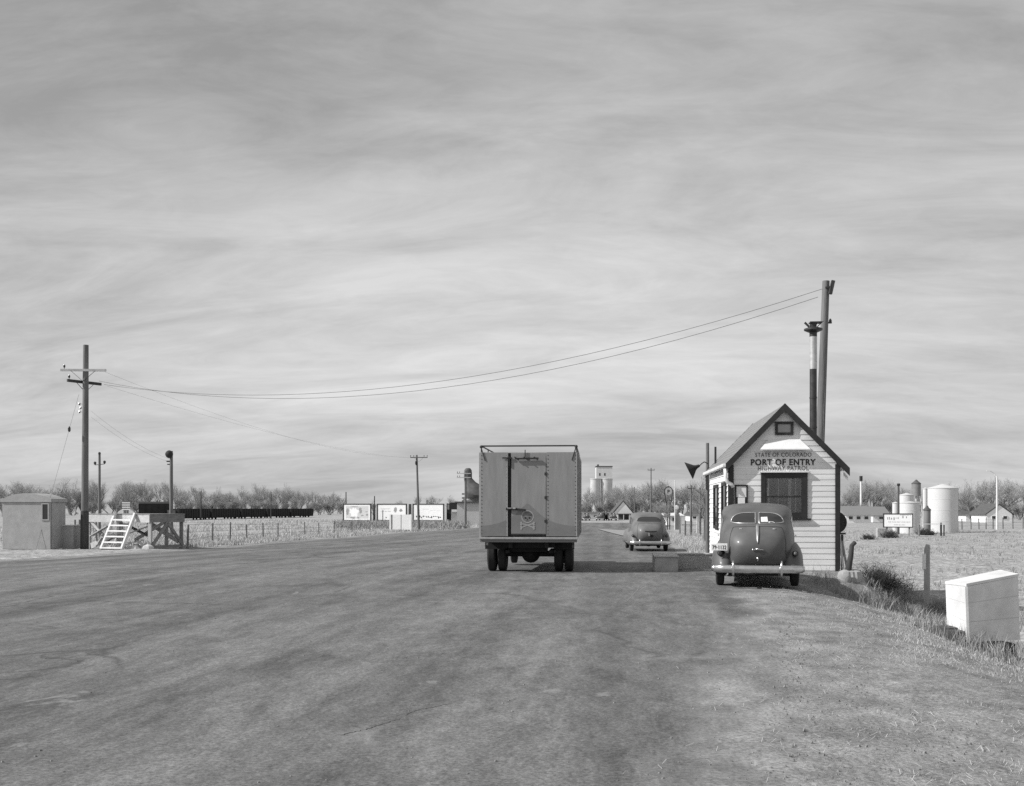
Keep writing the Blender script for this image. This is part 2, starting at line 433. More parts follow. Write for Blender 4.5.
def road_material():
    m = bpy.data.materials.new('road_worn_asphalt'); m.use_nodes = True; t = m.node_tree; b = t.nodes['Principled BSDF']
    tcx = t.nodes.new('ShaderNodeTexCoord')
    def nz(scale, detail, stretch=(1, 1, 1), rough=0.6, rot=0, dist_=0.0, off=(0, 0, 0)):
        mp = t.nodes.new('ShaderNodeMapping'); mp.inputs['Scale'].default_value = stretch; mp.inputs['Rotation'].default_value = (0, 0, math.radians(rot)); mp.inputs['Location'].default_value = off
        t.links.new(tcx.outputs['Object'], mp.inputs[0])
        n = t.nodes.new('ShaderNodeTexNoise'); n.inputs['Scale'].default_value = scale; n.inputs['Detail'].default_value = detail; n.inputs['Roughness'].default_value = rough; n.inputs['Distortion'].default_value = dist_
        t.links.new(mp.outputs[0], n.inputs['Vector']); return n.outputs[0]
    def ramp(inp, p0, c0, p1, c1):
        r = t.nodes.new('ShaderNodeValToRGB'); r.color_ramp.elements[0].position = p0; r.color_ramp.elements[1].position = p1
        r.color_ramp.elements[0].color = (c0, c0, c0, 1); r.color_ramp.elements[1].color = (c1, c1, c1, 1)
        t.links.new(inp, r.inputs[0]); return r.outputs[0]
    def mixc(f, a, b_, mode='MIX'):
        x = t.nodes.new('ShaderNodeMix'); x.data_type = 'RGBA'; x.blend_type = mode
        for idx, v in ((0, f), (6, a), (7, b_)):
            if isinstance(v, float): x.inputs[idx].default_value = v
            else: t.links.new(v, x.inputs[idx])
        return x.outputs[2]
    base = ramp(nz(0.5, 8, (1, 0.35, 1), 0.65, 8), 0.28, 0.126, 0.72, 0.17)
    tracks = ramp(nz(0.9, 5, (1, 0.045, 1), 0.55, 7), 0.34, 0.70, 0.66, 1.25)
    c = mixc(0.9, base, tracks, 'MULTIPLY')
    grain = ramp(nz(34, 4, (1, 1, 1), 0.75), 0.34, 0.55, 0.66, 1.45)
    m2 = ramp(nz(14, 5, (1, 0.5, 1), 0.75, -9, 0, (4, 1, 0)), 0.34, 0.80, 0.66, 1.2)
    c = mixc(1.0, c, m2, 'MULTIPLY')
    mott = ramp(nz(4.0, 8, (1, 0.28, 1), 0.72, 10), 0.32, 0.70, 0.68, 1.28)
    c = mixc(1.0, c, mott, 'MULTIPLY')
    c = mixc(0.85, c, grain, 'MULTIPLY')
    # oil-darkened streaks and pale scuffed patches
    oil = ramp(nz(0.55, 7, (1, 0.4, 1), 0.7, 10, 0.6, (3, 9, 0)), 0.50, 1.0, 0.68, 0.58)
    c = mixc(1.0, c, oil, 'MULTIPLY')
    pale = ramp(nz(0.9, 8, (0.7, 0.8, 1), 0.7, -5, 0.3, (7, 2, 0)), 0.60, 0.0, 0.70, 0.75)
    c = mixc(pale, c, ramp(nz(6, 5), 0.3, 0.19, 0.7, 0.26))
    fleck = ramp(nz(1.5, 9, (1, 0.55, 1), 0.68, 20, 0.4, (2, 6, 0)), 0.625, 0.0, 0.665, 0.85)
    c = mixc(fleck, c, ramp(nz(9, 5), 0.3, 0.17, 0.7, 0.27))
    # fine cracks
    mp = t.nodes.new('ShaderNodeMapping'); mp.inputs['Scale'].default_value = (0.45, 0.2, 1); mp.inputs['Rotation'].default_value = (0, 0, 0.4)
    wv = t.nodes.new('ShaderNodeTexNoise'); wv.inputs['Scale'].default_value = 1.2; wv.inputs['Detail'].default_value = 5
    t.links.new(tcx.outputs['Object'], wv.inputs['Vector'])
    mv = t.nodes.new('ShaderNodeMix'); mv.data_type = 'VECTOR'; mv.inputs[0].default_value = 0.35
    t.links.new(tcx.outputs['Object'], mv.inputs[4]); t.links.new(wv.outputs['Color'], mv.inputs[5])
    t.links.new(mv.outputs[1], mp.inputs[0])
    vo = t.nodes.new('ShaderNodeTexVoronoi'); vo.feature = 'DISTANCE_TO_EDGE'; vo.inputs['Scale'].default_value = 0.9
    t.links.new(mp.outputs[0], vo.inputs['Vector'])
    crack = ramp(vo.outputs['Distance'], 0.0, 1.0, 0.012, 0.0)
    cm = ramp(nz(0.22, 3, (1, 0.7, 1), 0.5, 0, 0, (1, 4, 0)), 0.46, 0.0, 0.6, 0.75)
    cf = t.nodes.new('ShaderNodeMath'); cf.operation = 'MULTIPLY'; t.links.new(crack, cf.inputs[0]); t.links.new(cm, cf.inputs[1])
    c = mixc(cf.outputs[0], c, ramp(nz(5, 2), 0, 0.05, 1, 0.06))
    # gravel and dust worked in from the edge
    dirt = mixc(0.9, ramp(nz(1.1, 8, (1, 0.6, 1), 0.7), 0.3, 0.19, 0.72, 0.325), ramp(nz(30, 4, (1, 1, 1), 0.7), 0.32, 0.5, 0.68, 1.42), 'MULTIPLY')
    dirt = mixc(1.0, dirt, ramp(nz(2.6, 7, (1, 0.6, 1), 0.72), 0.33, 0.6, 0.66, 1.3), 'MULTIPLY')
    at = t.nodes.new('ShaderNodeAttribute'); at.attribute_name = 'edge'
    sc = t.nodes.new('ShaderNodeMath'); sc.operation = 'MULTIPLY_ADD'; sc.inputs[1].default_value = 1.6; sc.inputs[2].default_value = -0.8
    t.links.new(nz(1.1, 8, (1, 0.55, 1), 0.65), sc.inputs[0]); ad = t.nodes.new('ShaderNodeMath'); ad.operation = 'ADD'
    t.links.new(at.outputs['Fac'], ad.inputs[0]); t.links.new(sc.outputs[0], ad.inputs[1])
    c = mixc(ramp(ad.outputs[0], 0.35, 0.0, 0.75, 1.0), c, dirt)
    t.links.new(c, b.inputs['Base Color']); b.inputs['Roughness'].default_value = 0.85; b.inputs['Specular IOR Level'].default_value = 0.25
    bp = t.nodes.new('ShaderNodeBump'); bp.inputs['Strength'].default_value = 0.5; bp.inputs['Distance'].default_value = 0.02
    hh = mixc(0.5, nz(40, 5, (1, 1, 1), 0.7), nz(3, 6)); t.links.new(hh, bp.inputs['Height']); t.links.new(bp.outputs[0], b.inputs['Normal'])
    return m
def strip_sheet(ys, left, right, nu, lift, name, material, edge=None):
    vs_ = []; ed = []
    for y in ys:
        l, r = left(y), right(y)
        for i in range(nu + 1):
            u = i / nu; x = l + (r - l) * u
            sink = 0.05 * (1 - sstep(0.0, 0.6, min(x - l, r - x))) if edge else 0.0
            vs_.append((x, y, H(x, y) + lift - sink))
            ed.append(edge(x, y, l, r) if edge else 0.0)
    n = nu + 1
    mb = MB(); mb.v = vs_; mb.f = [(j * n + i, j * n + i + 1, (j + 1) * n + i + 1, (j + 1) * n + i) for j in range(len(ys) - 1) for i in range(nu)]
    o = mb.build(name, material, smooth=True)
    if edge:
        a = o.data.attributes.new('edge', 'FLOAT', 'POINT'); a.data.foreach_set('value', ed)
    return o
yr = []; y = -38.0
while y < 60: yr.append(y); y += 0.3
while y < ROAD_END: yr.append(y); y += 1.0
yr.append(ROAD_END)
def edge_w(x, y, l, r):
    wr = 2.0 if y < 24 else 0.7
    return max(1.15 * (1 - sstep(0.0, wr, r - x)), 1.1 * (1 - sstep(0.0, 1.3, x - l)))
road = setting(strip_sheet(yr, lambda y: lerp_tab(L_EDGE, y) + wob(y, 1), lambda y: lerp_tab(R_EDGE, y) + wob(y, 9), 120, 0.004, 'road', road_material(), edge_w))

M['scuff'] = mat('pale_scuffed_asphalt', 0.2, 0.3, 7, 0.9, bump=0.2, bscale=60)
M['tar'] = mat('dark_tar', 0.06, 0.25, 7, 0.8, bump=0.3, bscale=50)
# the long crack in the foreground and a joint by the island
def ribbon(pix, w, name, material, lift=0.0058):
    pts = [hit(*q) for q in pix]; fine = []
    for a, b in zip(pts, pts[1:]):
        for k in range(8): fine.append(a.lerp(b, k / 8))
    fine.append(pts[-1]); mb = MB(); vs_ = []
    for i, p in enumerate(fine):
        d = (fine[min(i + 1, len(fine) - 1)] - fine[max(i - 1, 0)]); s = Vector((-d.y, d.x, 0)).normalized()
        ww = w * (0.55 + 0.9 * abs(mnoise.noise((i * 0.6, w * 90, 1)))) * (0.25 if i in (0, len(fine) - 1) else 1)
        jit = s * 0.03 * mnoise.noise((i * 0.9, 3.3, 2))
        for q in (-1, 1):
            v = p + jit + s * q * ww; vs_.append((v.x, v.y, H(v.x, v.y) + lift))
    mb.add(vs_, [(2 * i, 2 * i + 1, 2 * i + 3, 2 * i + 2) for i in range(len(fine) - 1)])
    return setting(mb.build(name, material, origin=tuple(pts[0])))
ribbon([(340, 736), (362, 731), (382, 725), (400, 719)], 0.007, 'road_crack', M['tar'])
ribbon([(404, 716), (420, 710), (452, 704)], 0.005, 'road_crack', M['tar'])
ribbon([(655, 578), (640, 588), (626, 602)], 0.012, 'road_joint', M['scuff'])
# pale gravel drive curving off beyond the parked sedan
gvl = mat('pale_gravel', 0.27, 0.2, 3, 0.95, bump=0.4, bscale=40)
def poly_sheet(pix, name, material, lift):
    c = sum((Vector(hit(*q)) for q in pix), Vector()) / len(pix); mb = MB(); pts = []
    ring = [hit(*q) for q in pix]; dense = []
    for i, a in enumerate(ring):
        b = ring[(i + 1) % len(ring)]
        for k in range(6): dense.append(a.lerp(b, k / 6))
    n = len(dense)
    for k in range(1, 9):
        for p in dense:
            q = c.lerp(p, k / 8); pts.append((q.x, q.y, H(q.x, q.y) + lift))
    pts.append((c.x, c.y, H(c.x, c.y) + lift)); e = len(pts) - 1
    fs_ = [(i, (i + 1) % n, e) for i in range(n)]
    for k in range(7): fs_ += [(k * n + i, (k + 1) * n + i, (k + 1) * n + (i + 1) % n, k * n + (i + 1) % n) for i in range(n)]
    mb.add(pts, fs_); return setting(mb.build(name, material, origin=(c.x, c.y, H(c.x, c.y))))
poly_sheet([(597, 529.3), (630, 531), (668, 532.5), (700, 533), (700, 536), (660, 540), (632, 538), (612, 533.5)], 'path', gvl, 0.06)

# ---------------------------------------------------------------- the port-of-entry booth
bt = thing('booth_house', 'small white clapboard port of entry booth with dark trim and steep gable roof', 'booth', (HX, HY, 0.0))
W2 = HW / 2; SL = 1.03; RZ = 4.03
def rz_at(x): return RZ - SL * abs(x)
WB, WT = -0.12, 3.55
wall = MB()
inset = 0.14
wall.prism([(-W2 + 0.012, WB), (W2 - 0.012, WB), (W2 - 0.012, rz_at(W2) - inset), (0, RZ - inset), (-W2 + 0.012, rz_at(W2) - inset)], 0.03, HL)
wall_o = wall.build('wall', M['white_paint'], bt)
sd_ = MB(); z = 0.02; CH = 0.137
while z < RZ - inset - 0.05:
    z1 = min(z + CH, RZ - inset - 0.01)
    def half(zz): return min(W2 - 0.06, (RZ - inset - zz) / SL)
    a, b = half(z), half(z1)
    # a wedge-shaped board, thick at its lower edge
    jit = rnd.uniform(-0.002, 0.002)
    sd_.add([(-a, 0.03, z), (a, 0.03, z), (b, 0.03, z1), (-b, 0.03, z1), (-a, jit - 0.002, z), (a, jit - 0.002, z), (b, 0.0075, z1), (-b, 0.0075, z1)],
            [(0, 1, 5, 4), (4, 5, 6, 7), (1, 2, 6, 5), (3, 0, 4, 7), (2, 3, 7, 6)])
    z += CH
sd_.build('front_siding', M['siding'], bt)
for s in (-1, 1):                                  # boards along both side walls
    q = MB(); z = 0.02
    while z < rz_at(W2) - inset - 0.03:
        z1 = z + CH; x0 = s * (W2 - 0.012); xo = s * (W2 + 0.022); xi = s * (W2 + 0.002)
        q.add([(x0, 0.07, z), (x0, HL - 0.05, z), (x0, HL - 0.05, z1), (x0, 0.07, z1), (xo, 0.07, z), (xo, HL - 0.05, z), (xi, HL - 0.05, z1), (xi, 0.07, z1)],
              [(0, 1, 5, 4), (4, 5, 6, 7), (2, 3, 7, 6), (0, 4, 7, 3), (1, 2, 6, 5)])
        z += CH
    q.build('side_siding', M['siding'], bt)
for s in (-1, 1):
    c = MB(); c.box((s * (W2 - 0.035), -0.012, (rz_at(W2) - inset) / 2 + 0.0), (0.105, 0.05, rz_at(W2) - inset + 0.04))
    c.box((s * (W2 + 0.0225), 0.065, (rz_at(W2) - inset) / 2), (0.03, 0.105, rz_at(W2) - inset + 0.02))
    c.build('corner_board', M['dark_trim'], bt)
# roof: two slabs with shingle courses, dark rake boards, eave gutter
OH = 0.14; EXS = {-1: 1.385, 1: 1.50}; EX = 1.385
for s in (-1, 1):
    r = MB(); n = 12; EXs = EXS[s]
    for i in range(n):
        xa, xb = EXs * i / n, EXs * (i + 1) / n
        za, zb = RZ - SL * xa, RZ - SL * xb
        up = 0.022
        pts = [(s * xa, za + 0.002), (s * xb, zb + up), (s * xb, zb - 0.05), (s * xa, za - 0.05)]
        if s > 0: pts = pts[::-1]
        r.prism(pts, -OH + 0.032, HL + 0.28)
    ro = r.build('roof', M['roof_shingle'], bt)
    for yy in (-OH, HL + 0.283):
        f = MB()
        pts = [(0.0, RZ + 0.02), (s * (EXs + 0.02), RZ + 0.02 - SL * (EXs + 0.02)), (s * (EXs + 0.02), RZ - 0.17 - SL * (EXs + 0.02)), (0.0, RZ - 0.17)]
        if s > 0: pts = pts[::-1]
        f.prism(pts, yy, yy + 0.03)
        f.build('rake_board', M['dark_trim'], ro)
    q = MB(); q.prism([(s * 1.24, rz_at(1.24) - 0.075), (s * (EXs - .03), rz_at(EXs - .03) - 0.075), (s * (EXs - .03), rz_at(EXs - .03) - 0.055), (s * 1.24, rz_at(1.24) - 0.055)], -OH + 0.033, HL + 0.27)
    q.build('soffit', M['old_white'], ro)
    if s > 0:                                      # ragged shingle ends under the right eave
        e = MB()
        for k in range(5): e.beam((1.36 + k * 0.03, -OH + 0.05 + 0.03 * k, 2.42 - k * 0.03), (1.38 + k * 0.028, -OH + 0.06, 2.28 - k * 0.02), 0.02, 0.02)
        e.build('rafter_tail', M['old_white'], ro)
gu = MB(); gz = rz_at(EX) - 0.02
gu.beam((-EX - 0.05, -OH, gz - 0.03), (-EX - 0.05, HL + 0.2, gz - 0.05), 0.10, 0.09)
go = gu.build('gutter', M['old_white'], bt, bevel=0.02)
dn = MB(); dn.tube([(-1.41, -0.10, 2.48), (-1.40, -0.10, 2.26), (-1.36, -0.09, 2.15), (-1.26, -0.07, 2.10), (-1.22, -0.07, 2.02)], 0.045, 10)
dn.build('downspout', M['white_paint'], bt, smooth=True)
# front window
def frame_rect(mb, x0, x1, z0, z1, w, y0, y1):
    mb.box(((x0 + x1) / 2, (y0 + y1) / 2, z1 - w / 2), (x1 - x0, y1 - y0, w)); mb.box(((x0 + x1) / 2, (y0 + y1) / 2, z0 + w / 2), (x1 - x0, y1 - y0, w))
    for xa in (x0 + w / 2, x1 - w / 2): mb.box((xa, (y0 + y1) / 2, (z0 + z1) / 2), (w, y1 - y0, z1 - z0 - 2 * w))
wx0, wx1, wz0, wz1 = -0.55, 0.55, 1.28, 2.38
fm = MB(); frame_rect(fm, wx0, wx1, wz0, wz1, 0.105, -0.032, 0.0); fm.box((0.02, -0.03, wz0 - 0.028), (1.22, 0.06, 0.045))
win = fm.build('window', M['dark_trim'], bt)
cp = MB(); cp.box((0, -0.038, wz1 + 0.016), (1.17, 0.076, 0.026)); cp.build('drip_cap', M['white_paint'], win)
sh = MB(); sh.box((0, -0.018, 1.80), (0.87, 0.016, 0.04)); frame_rect(sh, wx0 + 0.106, wx1 - 0.106, wz0 + 0.106, wz1 - 0.106, 0.035, -0.027, -0.010)
sh.build('sash', M['dark_trim'], win)
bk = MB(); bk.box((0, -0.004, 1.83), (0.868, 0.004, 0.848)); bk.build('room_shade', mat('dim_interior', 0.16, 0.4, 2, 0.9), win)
cu = MB()
for x_, w_ in ((-0.37, 0.03), (-0.14, 0.02), (0.13, 0.07), (0.27, 0.025)): cu.box((x_, -0.0085, 1.83), (w_, 0.003, 0.846))
cu.build('curtain', M['curtain'], win)
cu = MB(); cu.box((-0.395, -0.0105, 1.90), (0.045, 0.003, 0.26)); cu.build('curtain', M['curtain_light'], win)
gz_ = MB(); gz_.box((0, -0.0140, 1.83), (0.868, 0.003, 0.848)); gz_.build('pane', M['glass'], win)
# gable vent
vt = MB(); frame_rect(vt, -0.215, 0.215, 3.29, 3.615, 0.06, -0.05, 0.0); vo_ = vt.build('gable_vent', M['dark_trim'], bt)
vp = MB(); vp.box((0, -0.012, 3.45), (0.308, 0.02, 0.203)); vp.build('vent_panel', M['booth'], vo_)
# sloping hood above the lettering
hd = MB(); zo, zi, yo = 2.945, 3.20, -0.175
hv = [(-0.59, yo, zo), (0.59, yo, zo), (0.36, -0.0, zi), (-0.36, -0.0, zi)]
hd.add(hv + [(x, y + 0.004, z_ - 0.03) for x, y, z_ in hv], [(0, 1, 2, 3), (7, 6, 5, 4), (0, 4, 5, 1), (1, 5, 6, 2), (3, 7, 4, 0), (2, 6, 7, 3)])
ho = hd.build('sign_hood', M['white_paint'], bt)
hb = MB(); hb.box((0, -0.09, 2.925), (1.0, 0.16, 0.018)); hb.build('hood_underside_shade', M['dark_trim'], ho)  # dark board puts the shade under the hood into colour
# lettering painted over the boards
for s_, zc, w_, h_, b_, m_ in (('STATE OF COLORADO', 2.815, 1.33, 0.098, 0.0, 'ink_grey'), ('PORT OF ENTRY', 2.635, 1.54, 0.155, 0.03, 'ink_dark'), ('HIGHWAY PATROL', 2.487, 1.20, 0.108, 0.0, 'ink_grey')):
    tm = MB(); add_text(tm, s_, (-0.02, -0.006, zc), w_, h_, b_); tm.build('lettering', M['ink_dark'] if m_ == 'ink_dark' else mat('lettering_paint', 0.07, 0.3, 20, 0.7), bt)
# notice case by the left corner
nb = thing('notice_case', 'black framed notice case with papers on the booth wall left of its window', 'notice board', (HX - 1.02, HY - 0.004, 1.76))
c = MB(); frame_rect(c, -0.155, 0.155, -0.32, 0.33, 0.035, -0.04, 0.0); c.box((0, -0.006, 0), (0.24, 0.008, 0.58)); c.build('case', M['iron'], nb)
c = MB(); c.box((0, -0.022, 0.16), (0.235, 0.004, 0.26)); c.build('notice', M['paper'], nb)
c = MB(); c.box((0.0, -0.032, -0.09), (0.17, 0.004, 0.22)); c.build('notice', M['paper'], nb)
# openings of the left wall
def side_opening(y0, y1, z0, z1, nm):
    xo = -W2 - 0.06; xi = -W2 - 0.005; w = 0.09
    f = MB(); xm = (xo + xi) / 2
    f.box((xm, (y0 + y1) / 2, z1 - w / 2), (0.06, y1 - y0, w)); f.box((xm, (y0 + y1) / 2, z0 + w / 2), (0.06, y1 - y0, w))
    for ya in (y0 + w / 2, y1 - w / 2): f.box((xm, ya, (z0 + z1) / 2), (0.06, w, z1 - z0 - 2 * w))
    fo = f.build(nm, M['dark_trim'], bt)
    g_ = MB(); g_.box((-W2 - 0.03, (y0 + y1) / 2, (z0 + z1) / 2), (0.006, y1 - y0 - 2 * w, z1 - z0 - 2 * w)); g_.build('pane', M['glass_dark'], fo)
    if nm == 'window':
        b_ = MB(); b_.box((-W2 - 0.04, (y0 + y1) / 2, (z0 + z1) / 2), (0.025, y1 - y0 - 2 * w, 0.05)); b_.build('sash', M['dark_trim'], fo)
side_opening(0.62, 1.62, 0.03, 2.18, 'door')
side_opening(2.75, 3.95, 0.95, 2.16, 'window')
ch = MB()
CXp, CYp = 1.10, 2.3
ch.lathe([(0.093, 2.75), (0.093, 5.18)], (CXp, CYp, 0), 'z', 16); ch.lathe([(0.13, 3.05), (0.2, 2.85), (0.2, 2.80)], (CXp, CYp, 0), 'z', 16)
for zz_ in (3.62, 4.4): ch.lathe([(0.101, zz_), (0.101, zz_ + .04)], (CXp, CYp, 0), 'z', 16)
cho = ch.build('stovepipe', M['stovepipe'], bt, smooth='auto')
c = MB(); c.lathe([(0.098, 5.17), (0.098, 6.02)], (CXp, CYp, 0), 'z', 16); c.build('upper_pipe', M['galvanized'], cho, smooth='auto')
c = MB(); c.lathe([(0.099, 6.02), (0.099, 6.16)], (CXp, CYp, 0), 'z', 16); c.build('soot_pipe', M['stovepipe'], cho, smooth='auto')
c = MB(); c.lathe([(0.13, 6.14), (0.24, 6.19), (0.24, 6.23), (0.12, 6.27)], (CXp, CYp, 0), 'z', 16); c.lathe([(0.08, 6.27), (0.1, 6.38)], (CXp, CYp, 0), 'z', 10)
c.box((CXp + 0.05, CYp, 6.39), (0.3, 0.26, 0.03)); c.beam((CXp - 0.1, CYp, 6.28), (CXp - 0.22, CYp, 6.4), 0.16, 0.02); c.beam((CXp + 0.1, CYp, 6.28), (CXp + 0.25, CYp, 6.42), 0.14, 0.02)
c.build('rotating_cap', M['stovepipe'], cho, smooth='auto')
hk = MB(); hk.tube([(-1.2, 4.9, rz_at(1.2)), (-1.2, 4.9, rz_at(1.2) + 0.5)], 0.03, 8); hk.build('vent_pipe', M['iron'], bt)
sk = MB(); sk.box((0, HL / 2 + 0.02, -0.06), (HW + 0.10, HL + 0.08, 0.13)); sk.build('foundation', M['concrete'], bt)

# concrete island before the booth
ist = thing('traffic_island', 'low raised concrete kerb island running from the road to the booth', 'kerb island', (0.84, 25.62, 0.0))
p = MB(); p.box((0.28, 1.0, 0.11), (0.56, 2.0, 0.46)); p.build('end_block', M['concrete'], ist, bevel=0.04)
p = MB(); p.box((1.18, 1.75, 0.11), (1.22, 0.5, 0.46)); p.build('kerb', M['concrete'], ist, bevel=0.03)
p = MB(); p.box((0.285, 1.0, 0.345), (0.60, 2.04, 0.03)); p.box((1.19, 1.75, 0.345), (1.2, 0.54, 0.03)); p.build('cap_slab', M['concrete'], ist, bevel=0.01)

# ---------------------------------------------------------------- things against the booth's right wall
b0 = hit(851, 579)
st = thing('old_stump', 'dark leaning charred post stuck in a grey stone beside the booth', 'post', tuple(b0))
c = MB(); c.tube([(-0.08, 0, 0.05), (-0.05, 0, 0.3), (0.0, 0, 0.55), (0.02, 0, 0.78), (0.10, 0.02, 0.86)], [0.085, 0.075, 0.06, 0.055, 0.05], 9); c.build('post', M['pole_dark'], st, smooth=True)
c = MB(); r5 = random.Random(4)
for k in range(3): c.lathe([(0.14 + 0.05 * r5.random(), -0.08), (0.2, 0.05), (0.16, 0.17), (0.05, 0.22)], (-0.12 + 0.1 * k, 0.02 * k, 0), 'z', 9)
c.build('stone_footing', M['concrete'], st, smooth='auto')
for (xa, ya, xb, yb, lab) in ((839.5, 536, 843.5, 572, 'thin pale board leaning on the booth, the steeper of two'), (842.0, 541, 847.5, 572, 'thin grey board leaning on the booth, the more slanted of two')):
    d_ = 25.9; q = MB(); A, B = P(xa, ya, d_ + 0.5), P(xb, yb, d_); B.z = H(B.x, B.y) + 0.01
    q.beam(A, B, 0.05, 0.025, up=(0, 1, 0)); tag(q.build('board', M['wood_pale'] if xa < 840 else M['wood_grey'], origin=tuple(B)), lab, 'board', 'boards leaning on the booth')
dr = P(832.5, 522, 30.4); dr.z = 0.36
dt = thing('oil_drum', 'dark oil drum lying on a rack behind the booth', 'drum', tuple(dr))
c = MB(); c.lathe([(0.30, -0.45), (0.32, -0.43), (0.32, -0.15), (0.33, -0.13), (0.32, -0.1), (0.32, 0.1), (0.33, 0.13), (0.32, 0.15), (0.32, 0.43), (0.30, 0.45)], (0, 0, 0.75), 'y', 20); c.build('drum', M['iron'], dt, smooth='auto')
c = MB()
for y_ in (-0.35, 0.35):
    c.beam((-0.3, y_, 0.43), (0.3, y_, 0.43), 0.06, 0.05)
    for x_ in (-0.2, 0.2): c.beam((x_, y_, 0.4), (x_, y_, -1.2), 0.06, 0.06)
c.build('rack', M['pole_dark'], dt)

# bush on the bank
def bush(name, lab, loc, w, h, n, seed, m_, r_=0.006):
    r2 = random.Random(seed); mb = MB()
    for i in range(n):
        a = r2.uniform(0, 6.283); lean = r2.random() ** 0.7
        p = Vector((r2.gauss(0, 0.3 * w), r2.gauss(0, 0.3 * w), -0.05)); d = Vector((math.cos(a) * lean, math.sin(a) * lean, r2.uniform(0.5, 1.2))).normalized()
        L_ = h * r2.uniform(0.45, 1.0); pts = [p.copy()]
        for k in range(4):
            d = (d + Vector((r2.gauss(0, 0.28), r2.gauss(0, 0.28), r2.gauss(0.02, 0.2)))).normalized(); p = p + d * L_ / 4; pts.append(p.copy())
        mb.tube(pts, [r_, r_ * 0.9, r_ * 0.75, r_ * 0.6, r_ * 0.35], 3, cap=False)
        for k in range(4):
            q = pts[r2.randint(1, 4)]; e = q + Vector((r2.gauss(0, 1), r2.gauss(0, 1), r2.gauss(0.4, 0.6))).normalized() * L_ * r2.uniform(0.15, 0.4)
            mb.tube([q, q.lerp(e, 0.5) + Vector((r2.gauss(0, .02), r2.gauss(0, .02), 0)), e], [r_ * 0.6, r_ * 0.5, r_ * 0.3], 3, cap=False)
    o = mb.build(name, m_, origin=(0, 0, 0)); o.location = loc
    return tag(o, lab, 'bush')
bush('dry_bush', 'largest dark leafless bush on the bank right of the booth', hit(876, 588), 0.75, 0.95, 520, 5, M['bush'])
bush('dry_bush', 'dark twiggy bush low in the ditch below the largest bush', hit(893, 596), 0.6, 0.7, 420, 6, M['bush'])
bush('dry_bush', 'pale thin weed bush between the dark bush and the grey post', hit(905, 603), 0.8, 0.6, 300, 7, M['weed'])
bush('dry_bush', 'low weed bush growing against the foot of the white box', hit(940, 612), 0.7, 0.5, 240, 8, M['weed'])

# weathered grey stake
b0 = hit(927, 613); d_ = dist(b0); q = MB()
hgt = zat(545, d_) - b0.z
q.prism([(-0.075, -0.3), (0.075, -0.3), (0.07, hgt * 0.5), (0.065, hgt), (-0.02, hgt + 0.02), (-0.065, hgt - 0.12), (-0.07, hgt * 0.5)], -0.05, 0.05)
sto = thing('grey_post', 'weathered grey wooden post standing on the bank left of the white box', 'post', tuple(b0), YAW - 0.55)
q.build('stake', M['stake'], sto)
c = MB(); c.box((-0.06, -0.057, hgt - 0.42), (0.09, 0.012, 0.4)); c.build('nailed_slat', M['paper'], sto)

# big white box with a sloping lid, lying on blocks at the right
bx = hit(968, 645); D0 = dist(bx)
bxt = thing('white_box', 'large white plank box with a pitched lid resting on blocks at the right', 'box', tuple(bx))
def rel(pp): return tuple(Vector(pp) - bx)
A0, A1 = P(968.5, 642, D0), P(966.5, 586.6, D0)                    # near vertical edge
B0, B1 = P(947, 628, D0 + 0.75), P(945.5, 584.1, D0 + 0.75)    # left rear edge
C0, C1 = P(1020, 640, D0 + 0.35), P(1018, 576.6, D0 + 0.35)      # right end
D0_, D1 = P(1002, 627, D0 + 1.05), P(1000, 572.4, D0 + 1.05)
up_ = Vector((0, 0, 0.05))
c = MB(); c.add([rel(p) for p in (A0, C0, D0_, B0, A1, C1, D1, B1)], [(3, 2, 1, 0), (0, 1, 5, 4), (1, 2, 6, 5), (2, 3, 7, 6), (3, 0, 4, 7), (4, 5, 6, 7)]); c.build('body', M['box_white'], bxt)
c = MB()
def grow(p, k=0.008):
    m_ = (A1 + B1 + C1 + D1) / 4; v = (p - m_); v.z = 0; return p + v.normalized() * k
lid = [grow(p) for p in (A1, C1, D1, B1)]
c.add([rel(p + Vector((0, 0, 0.004))) for p in lid] + [rel(p + Vector((0, 0, 0.04))) for p in lid], [(3, 2, 1, 0), (4, 5, 6, 7), (0, 1, 5, 4), (1, 2, 6, 5), (2, 3, 7, 6), (3, 0, 4, 7)]); c.build('lid', M['box_white'], bxt)
c = MB()
for (p0, p1, p2, p3, out) in ((A0, A1, B0, B1, Vector((-0.8, -0.5, 0))), (A0, A1, C0, C1, Vector((0.35, -0.9, 0)))):
    for f_ in (0.36, 0.70):
        a_, b_ = p0.lerp(p1, f_) + out.normalized() * 0.0, p2.lerp(p3, f_)
        c.beam(rel(a_), rel(b_), 0.004, 0.006)
c.build('plank_joint', M['concrete_pale'], bxt)
c = MB(); c.beam(rel(A0 + Vector((-0.012, -0.016, 0.0))), rel(A1 + Vector((-0.012, -0.016, 0))), 0.035, 0.035); c.build('corner_strip', M['box_white'], bxt)
for (qx, qy, dd_, lab) in ((947, 640, 0.5, 'dark timber block under the left rear corner of the white box'), (958, 643, 0.25, 'dark timber block under the front corner of the white box'), (1000, 640, 0.45, 'dark timber block under the right part of the white box')):
    p_ = on(qx, D0 + dd_); c = MB(); c.box((0, 0, 0.06), (0.24, 0.34, 0.2), 0.3); o = c.build('timber_block', M['pole_dark'], bevel=0.01); o.location = p_; tag(o, lab, 'block', 'blocks under the white box')

